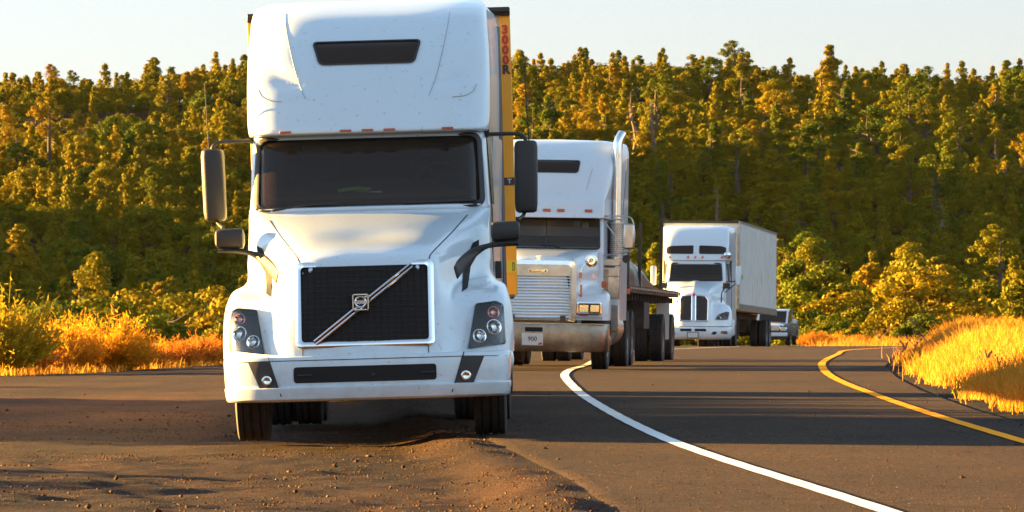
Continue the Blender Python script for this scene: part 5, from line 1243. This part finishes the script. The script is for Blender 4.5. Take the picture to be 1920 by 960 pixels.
sh = {'g': [shrub_mesh(1.3, .85, 520, 'rabbit_green', 11, .024, 1), shrub_mesh(1.2, .9, 520, 'rabbit', 11, .024, 2), shrub_mesh(1.15, .8, 480, 'rabbit', 11, .022, 3)], 'r': [shrub_mesh(.8, .8, 420, 'russet', 9, .022, 4), shrub_mesh(.7, .75, 380, 'russet', 9, .022, 5)]}
def ground_D(px, D): return (px - CX) * D / FPX
SHR = [ # px, depth, mesh, scale (height from the photograph), label
 (8, 82, 'g0', 1.30, 'tallest yellow-green shrub, at the left edge of the photo'), (-50, 84, 'g0', 1.2, 'green shrub cut off by the left edge of the photo'), (52, 86, 'r0', .95, 'dark russet shrub between the tall green one and the golden ones'),
 (118, 88, 'g1', .95, 'broad golden shrub, left of the golden pair'), (168, 90, 'r0', 1.0, 'reddish shrub between the two golden ones'), (222, 89, 'g2', 1.02, 'bright yellow shrub, right one of the golden pair'), (262, 92, 'r1', .95, 'small russet shrub at the right foot of the bright yellow one'),
 (330, 97, 'r0', .85, 'rust orange shrub beside the cab, leftmost of three'), (368, 98, 'r1', 1.0, 'rust orange shrub beside the cab, middle of three'), (405, 100, 'r0', .95, 'rust orange shrub partly behind the nearest cab'),
 (300, 101, 'g1', .62, 'low golden tuft behind the rust orange shrubs'), (92, 95, 'g2', 1.0, 'golden shrub behind the golden pair, its top showing at left'), (150, 96, 'g1', 1.08, 'golden shrub behind the golden pair, its top showing in the gap'),
 (20, 90, 'g1', 1.1, 'golden shrub behind the tall green shrub at the left edge'), (440, 104, 'r1', .9, 'rust shrub behind the left front wheel of the nearest truck'),
 (1526, 212, 'r0', 1.0, 'orange shrub on the far verge just right of the pickup'), (1548, 214, 'r1', .9, 'orange shrub on the far verge, second from the pickup'), (1570, 216, 'g1', .6, 'golden tuft on the far verge near the end of the yellow line'), (1610, 215, 'r0', .8, 'orange shrub on the far verge above the end of the yellow line'), (1650, 214, 'g2', .55, 'low golden tuft on the far verge left of the grass mound')]
for px, D, k, s, lab in SHR:
    x = ground_D(px, D); me = sh[k[0]][int(k[1])]
    o = bpy.data.objects.new('shrub', me); COL.objects.link(o); o.location = (x, D, gz(x, D, False) - .03); o.rotation_euler = (0, 0, R.uniform(0, 6)); o.scale = (s, s, s)
    tag(o, lab, 'shrub', 'shrubs along the verge')

# ---- dry grass: the island inside the bend and tufts along the verges
def blades(pts, h, w, rn):
    n = len(pts); a = rn.uniform(0, 2 * math.pi, n); ln = rn.uniform(.05, .75, n) * h
    wind = np.stack([np.cos(a) * ln + .10 * h, np.sin(a) * ln, np.zeros(n)], 1); hh = h * rn.uniform(.6, 1.15, n)
    s = rn.normal(size=(n, 2)); s /= np.linalg.norm(s, axis=1)[:, None]; s = np.c_[s, np.zeros(n)] * w * .5
    up = np.zeros((n, 3)); up[:, 2] = 1
    m_ = pts + up * (hh * .55)[:, None] + wind * .35; t = pts + up * (hh * .95)[:, None] + wind
    q1 = np.stack([pts - s, pts + s, m_ + s * .8, m_ - s * .8], 1); q2 = np.stack([m_ - s * .8, m_ + s * .8, t + s * .25, t - s * .25], 1)
    return np.concatenate([q1.reshape(-1, 3), q2.reshape(-1, 3)])
rn = np.random.default_rng(5); P = []; Hh = []
cnt = 0
while cnt < 6800:
    y = 42 + 84 * rn.random() ** 1.1; ix = isl(y); x = ix + .06 + .30 * max(-.4, n2(0, y, 1.1, 51)) + 10 * rn.random() ** 1.5
    if x > half_w(y) + 2.5: continue
    d = n2(x, y, 1.4, 21)
    if d < -.22: continue
    cnt += 1; k = 15; r_ = .11 + .08 * rn.random()
    hgt = (.28 + .10 * sstep(0, .6, x - ix) + .12 * d) * rn.uniform(.7, 1.3)
    c = np.array([[x, y]]) + rn.normal(size=(k, 2)) * r_
    for q in c: P.append((q[0], q[1], gz(q[0], q[1], False) - .02)); Hh.append(hgt)
for i in range(260):   # verge tufts
    y = rn.uniform(203, 226); x = rn.uniform(13.3, 23) * y / 212
    for j in range(16): q = (x + rn.normal() * .25, y + rn.normal() * .25); P.append((q[0], q[1], gz(q[0], q[1], False) - .02)); Hh.append(rn.uniform(.2, .55))
for i in range(420):
    px = rn.uniform(-60, 440); D = np.interp(px, [0, 250, 415], [81, 90, 99]) + rn.uniform(-1.5, 6); x = ground_D(px, D)
    for j in range(10): q = (x + rn.normal() * .12, D + rn.normal() * .2); P.append((q[0], q[1], gz(q[0], q[1], False) - .02)); Hh.append(rn.uniform(.07, .22))
P = np.array(P); Hh = np.array(Hh)
gr = bpy.data.objects.new('dry_grass', quads_mesh('dry_grass', blades(P, Hh, .015, rn), 'grass')); COL.objects.link(gr)
tag(gr, 'golden dry grass covering the mound inside the bend and the verges', 'grass', kind='stuff')
# ---- dead weeds standing out of the grass
def weed(px, D, H, nb, lab, seed):
    r = random.Random(seed); x = ground_D(px, D); b = MB(); t = [(0, 0, -.1)]
    for i in range(1, 6): t.append((r.uniform(-.03, .03) * i, r.uniform(-.03, .03) * i, H * i / 5))
    b.tube(t, [.012, .010, .008, .006, .004, .003], n=5)
    for i in range(nb):
        u = r.uniform(.3, .95); a = r.uniform(0, 6.28); l = H * .45 * (1.1 - u) + .05; p0 = Vector(t[int(u * 5)]); d = Vector((math.cos(a), .4 * math.sin(a), 1.1)).normalized()
        q = p0 + d * l; b.tube([p0, p0 + d * l * .5 + Vector((0, 0, -.01)), q], [.007, .005, .003], n=4)
        for k in range(4): e = q - d * l * .25 * k; b.box((e.x + r.uniform(-.01, .01), e.y, e.z), (.022, .022, .03))
    o = b.build('dry_weed', 'stem', None, smooth=60, weld=False); o.location = (x, D, gz(x, D, False)); tag(o, lab, 'weed', 'dead weed stalks in the dry grass')
weed(1712, 84, .95, 12, 'tallest branching dead weed on top of the grass mound', 1); weed(1690, 86, .5, 8, 'short dead weed left of the tallest one on the mound', 2)
weed(1750, 80, .55, 5, 'thin dead stalk right of the tallest weed on the mound', 3); weed(1655, 100, .7, 7, 'dead weed at the far left shoulder of the grass mound', 4)
weed(1868, 62, .42, 6, 'dead weed in the middle of the mound near the right edge', 5); weed(1845, 66, .35, 5, 'small seed stalk low on the road side of the mound', 6); weed(225, 92, 1.3, 7, 'dry stalk rising through the bright yellow shrub', 7)
weed(1130, 500, .1, 1, '', 8) if False else None
# ---- loose stones and crumbs of tarmac: real grains, since the low sun rakes across them
M['stone'] = ground_mat('crumbled_tarmac', (.055, .024, .009), (.02, .009, .004), (.12, .058, .024), (.25, .16, .09), bump=.2, scale=9)
rs = np.random.default_rng(3); c0 = []; sz = []
def berm(y): return float(np.interp(y, BY, BX))
for i in range(30000):
    y = 24 + 30 * rs.random() ** 1.35; x = rs.uniform(-half_w(y) - .6, berm(y) + .35); d = n2(x, y * .6, 1.3, 31) + .5 * n2(x, y, .35, 32)
    bm_ = math.exp(-((x - berm(y) + .15) / .5) ** 2)
    if d + .2 * bm_ + rs.uniform(-.3, .3) < -.02: continue
    c0.append((x, y, gz(x, y))); sz.append((.003 + .009 * rs.random() ** 4) * (1 if rs.random() > .01 else 2.2))
for i in range(60):
    y = 26 + 50 * rs.random(); x = rs.uniform(-half_w(y), half_w(y)); c0.append((x, y, gz(x, y, x < berm(y)) + .012)); sz.append(.012 + .012 * rs.random())
for i in range(12000):
    y = 24 + 26 * rs.random() ** 1.3; x = rs.uniform(berm(y) + .3, half_w(y) + .5)
    c0.append((x, y, gz(x, y, False) + .014)); sz.append(.002 + .0045 * rs.random() ** 2)
c0 = np.array(c0); sz = np.array(sz)[:, None, None]; n = len(c0)
oct_ = np.array([(1, 0, 0), (0, 1, 0), (-1, 0, 0), (0, -1, 0), (0, 0, .8), (0, 0, -.8)], float)
V = (oct_[None] * rs.uniform(.6, 1.3, (n, 6, 1)) + rs.normal(size=(n, 6, 3)) * .18) * sz; V = V + c0[:, None] + np.array([0, 0, 1]) * sz * .3
tri = np.array([(0, 1, 4), (1, 2, 4), (2, 3, 4), (3, 0, 4), (1, 0, 5), (2, 1, 5), (3, 2, 5), (0, 3, 5)])
Fc = (tri[None] + (np.arange(n) * 6)[:, None, None]).reshape(-1)
me = bpy.data.meshes.new('gravel'); me.vertices.add(n * 6); me.vertices.foreach_set('co', V.astype(np.float32).ravel()); nf = n * 8
me.loops.add(nf * 3); me.loops.foreach_set('vertex_index', Fc.astype(np.int32)); me.polygons.add(nf)
me.polygons.foreach_set('loop_start', np.arange(0, nf * 3, 3, dtype=np.int32)); me.polygons.foreach_set('loop_total', np.full(nf, 3, np.int32)); me.materials.append(M['stone']); me.update(calc_edges=True)
o = bpy.data.objects.new('gravel', me); COL.objects.link(o); tag(o, 'loose stones and crumbs of tarmac on the dirt pull-out', 'gravel', kind='stuff')

# ---- evening air: thin, even, warm in the low sun
hzb = MB(); hzb.box((0, 660, 2), (1560, 1660, 150)); hm = bpy.data.materials.new('haze'); hm.use_nodes = True; hn = hm.node_tree
hn.nodes.remove(hn.nodes['Principled BSDF']); pv = hn.nodes.new('ShaderNodeVolumePrincipled'); pv.inputs['Density'].default_value = HAZE; pv.inputs['Color'].default_value = (.95, .80, .62, 1); pv.inputs['Anisotropy'].default_value = 0
hn.links.new(pv.outputs[0], hn.nodes['Material Output'].inputs['Volume'])
M['haze'] = hm; tag(hzb.build('haze', 'haze', smooth=0), 'thin warm evening haze over the valley', 'haze', kind='stuff')
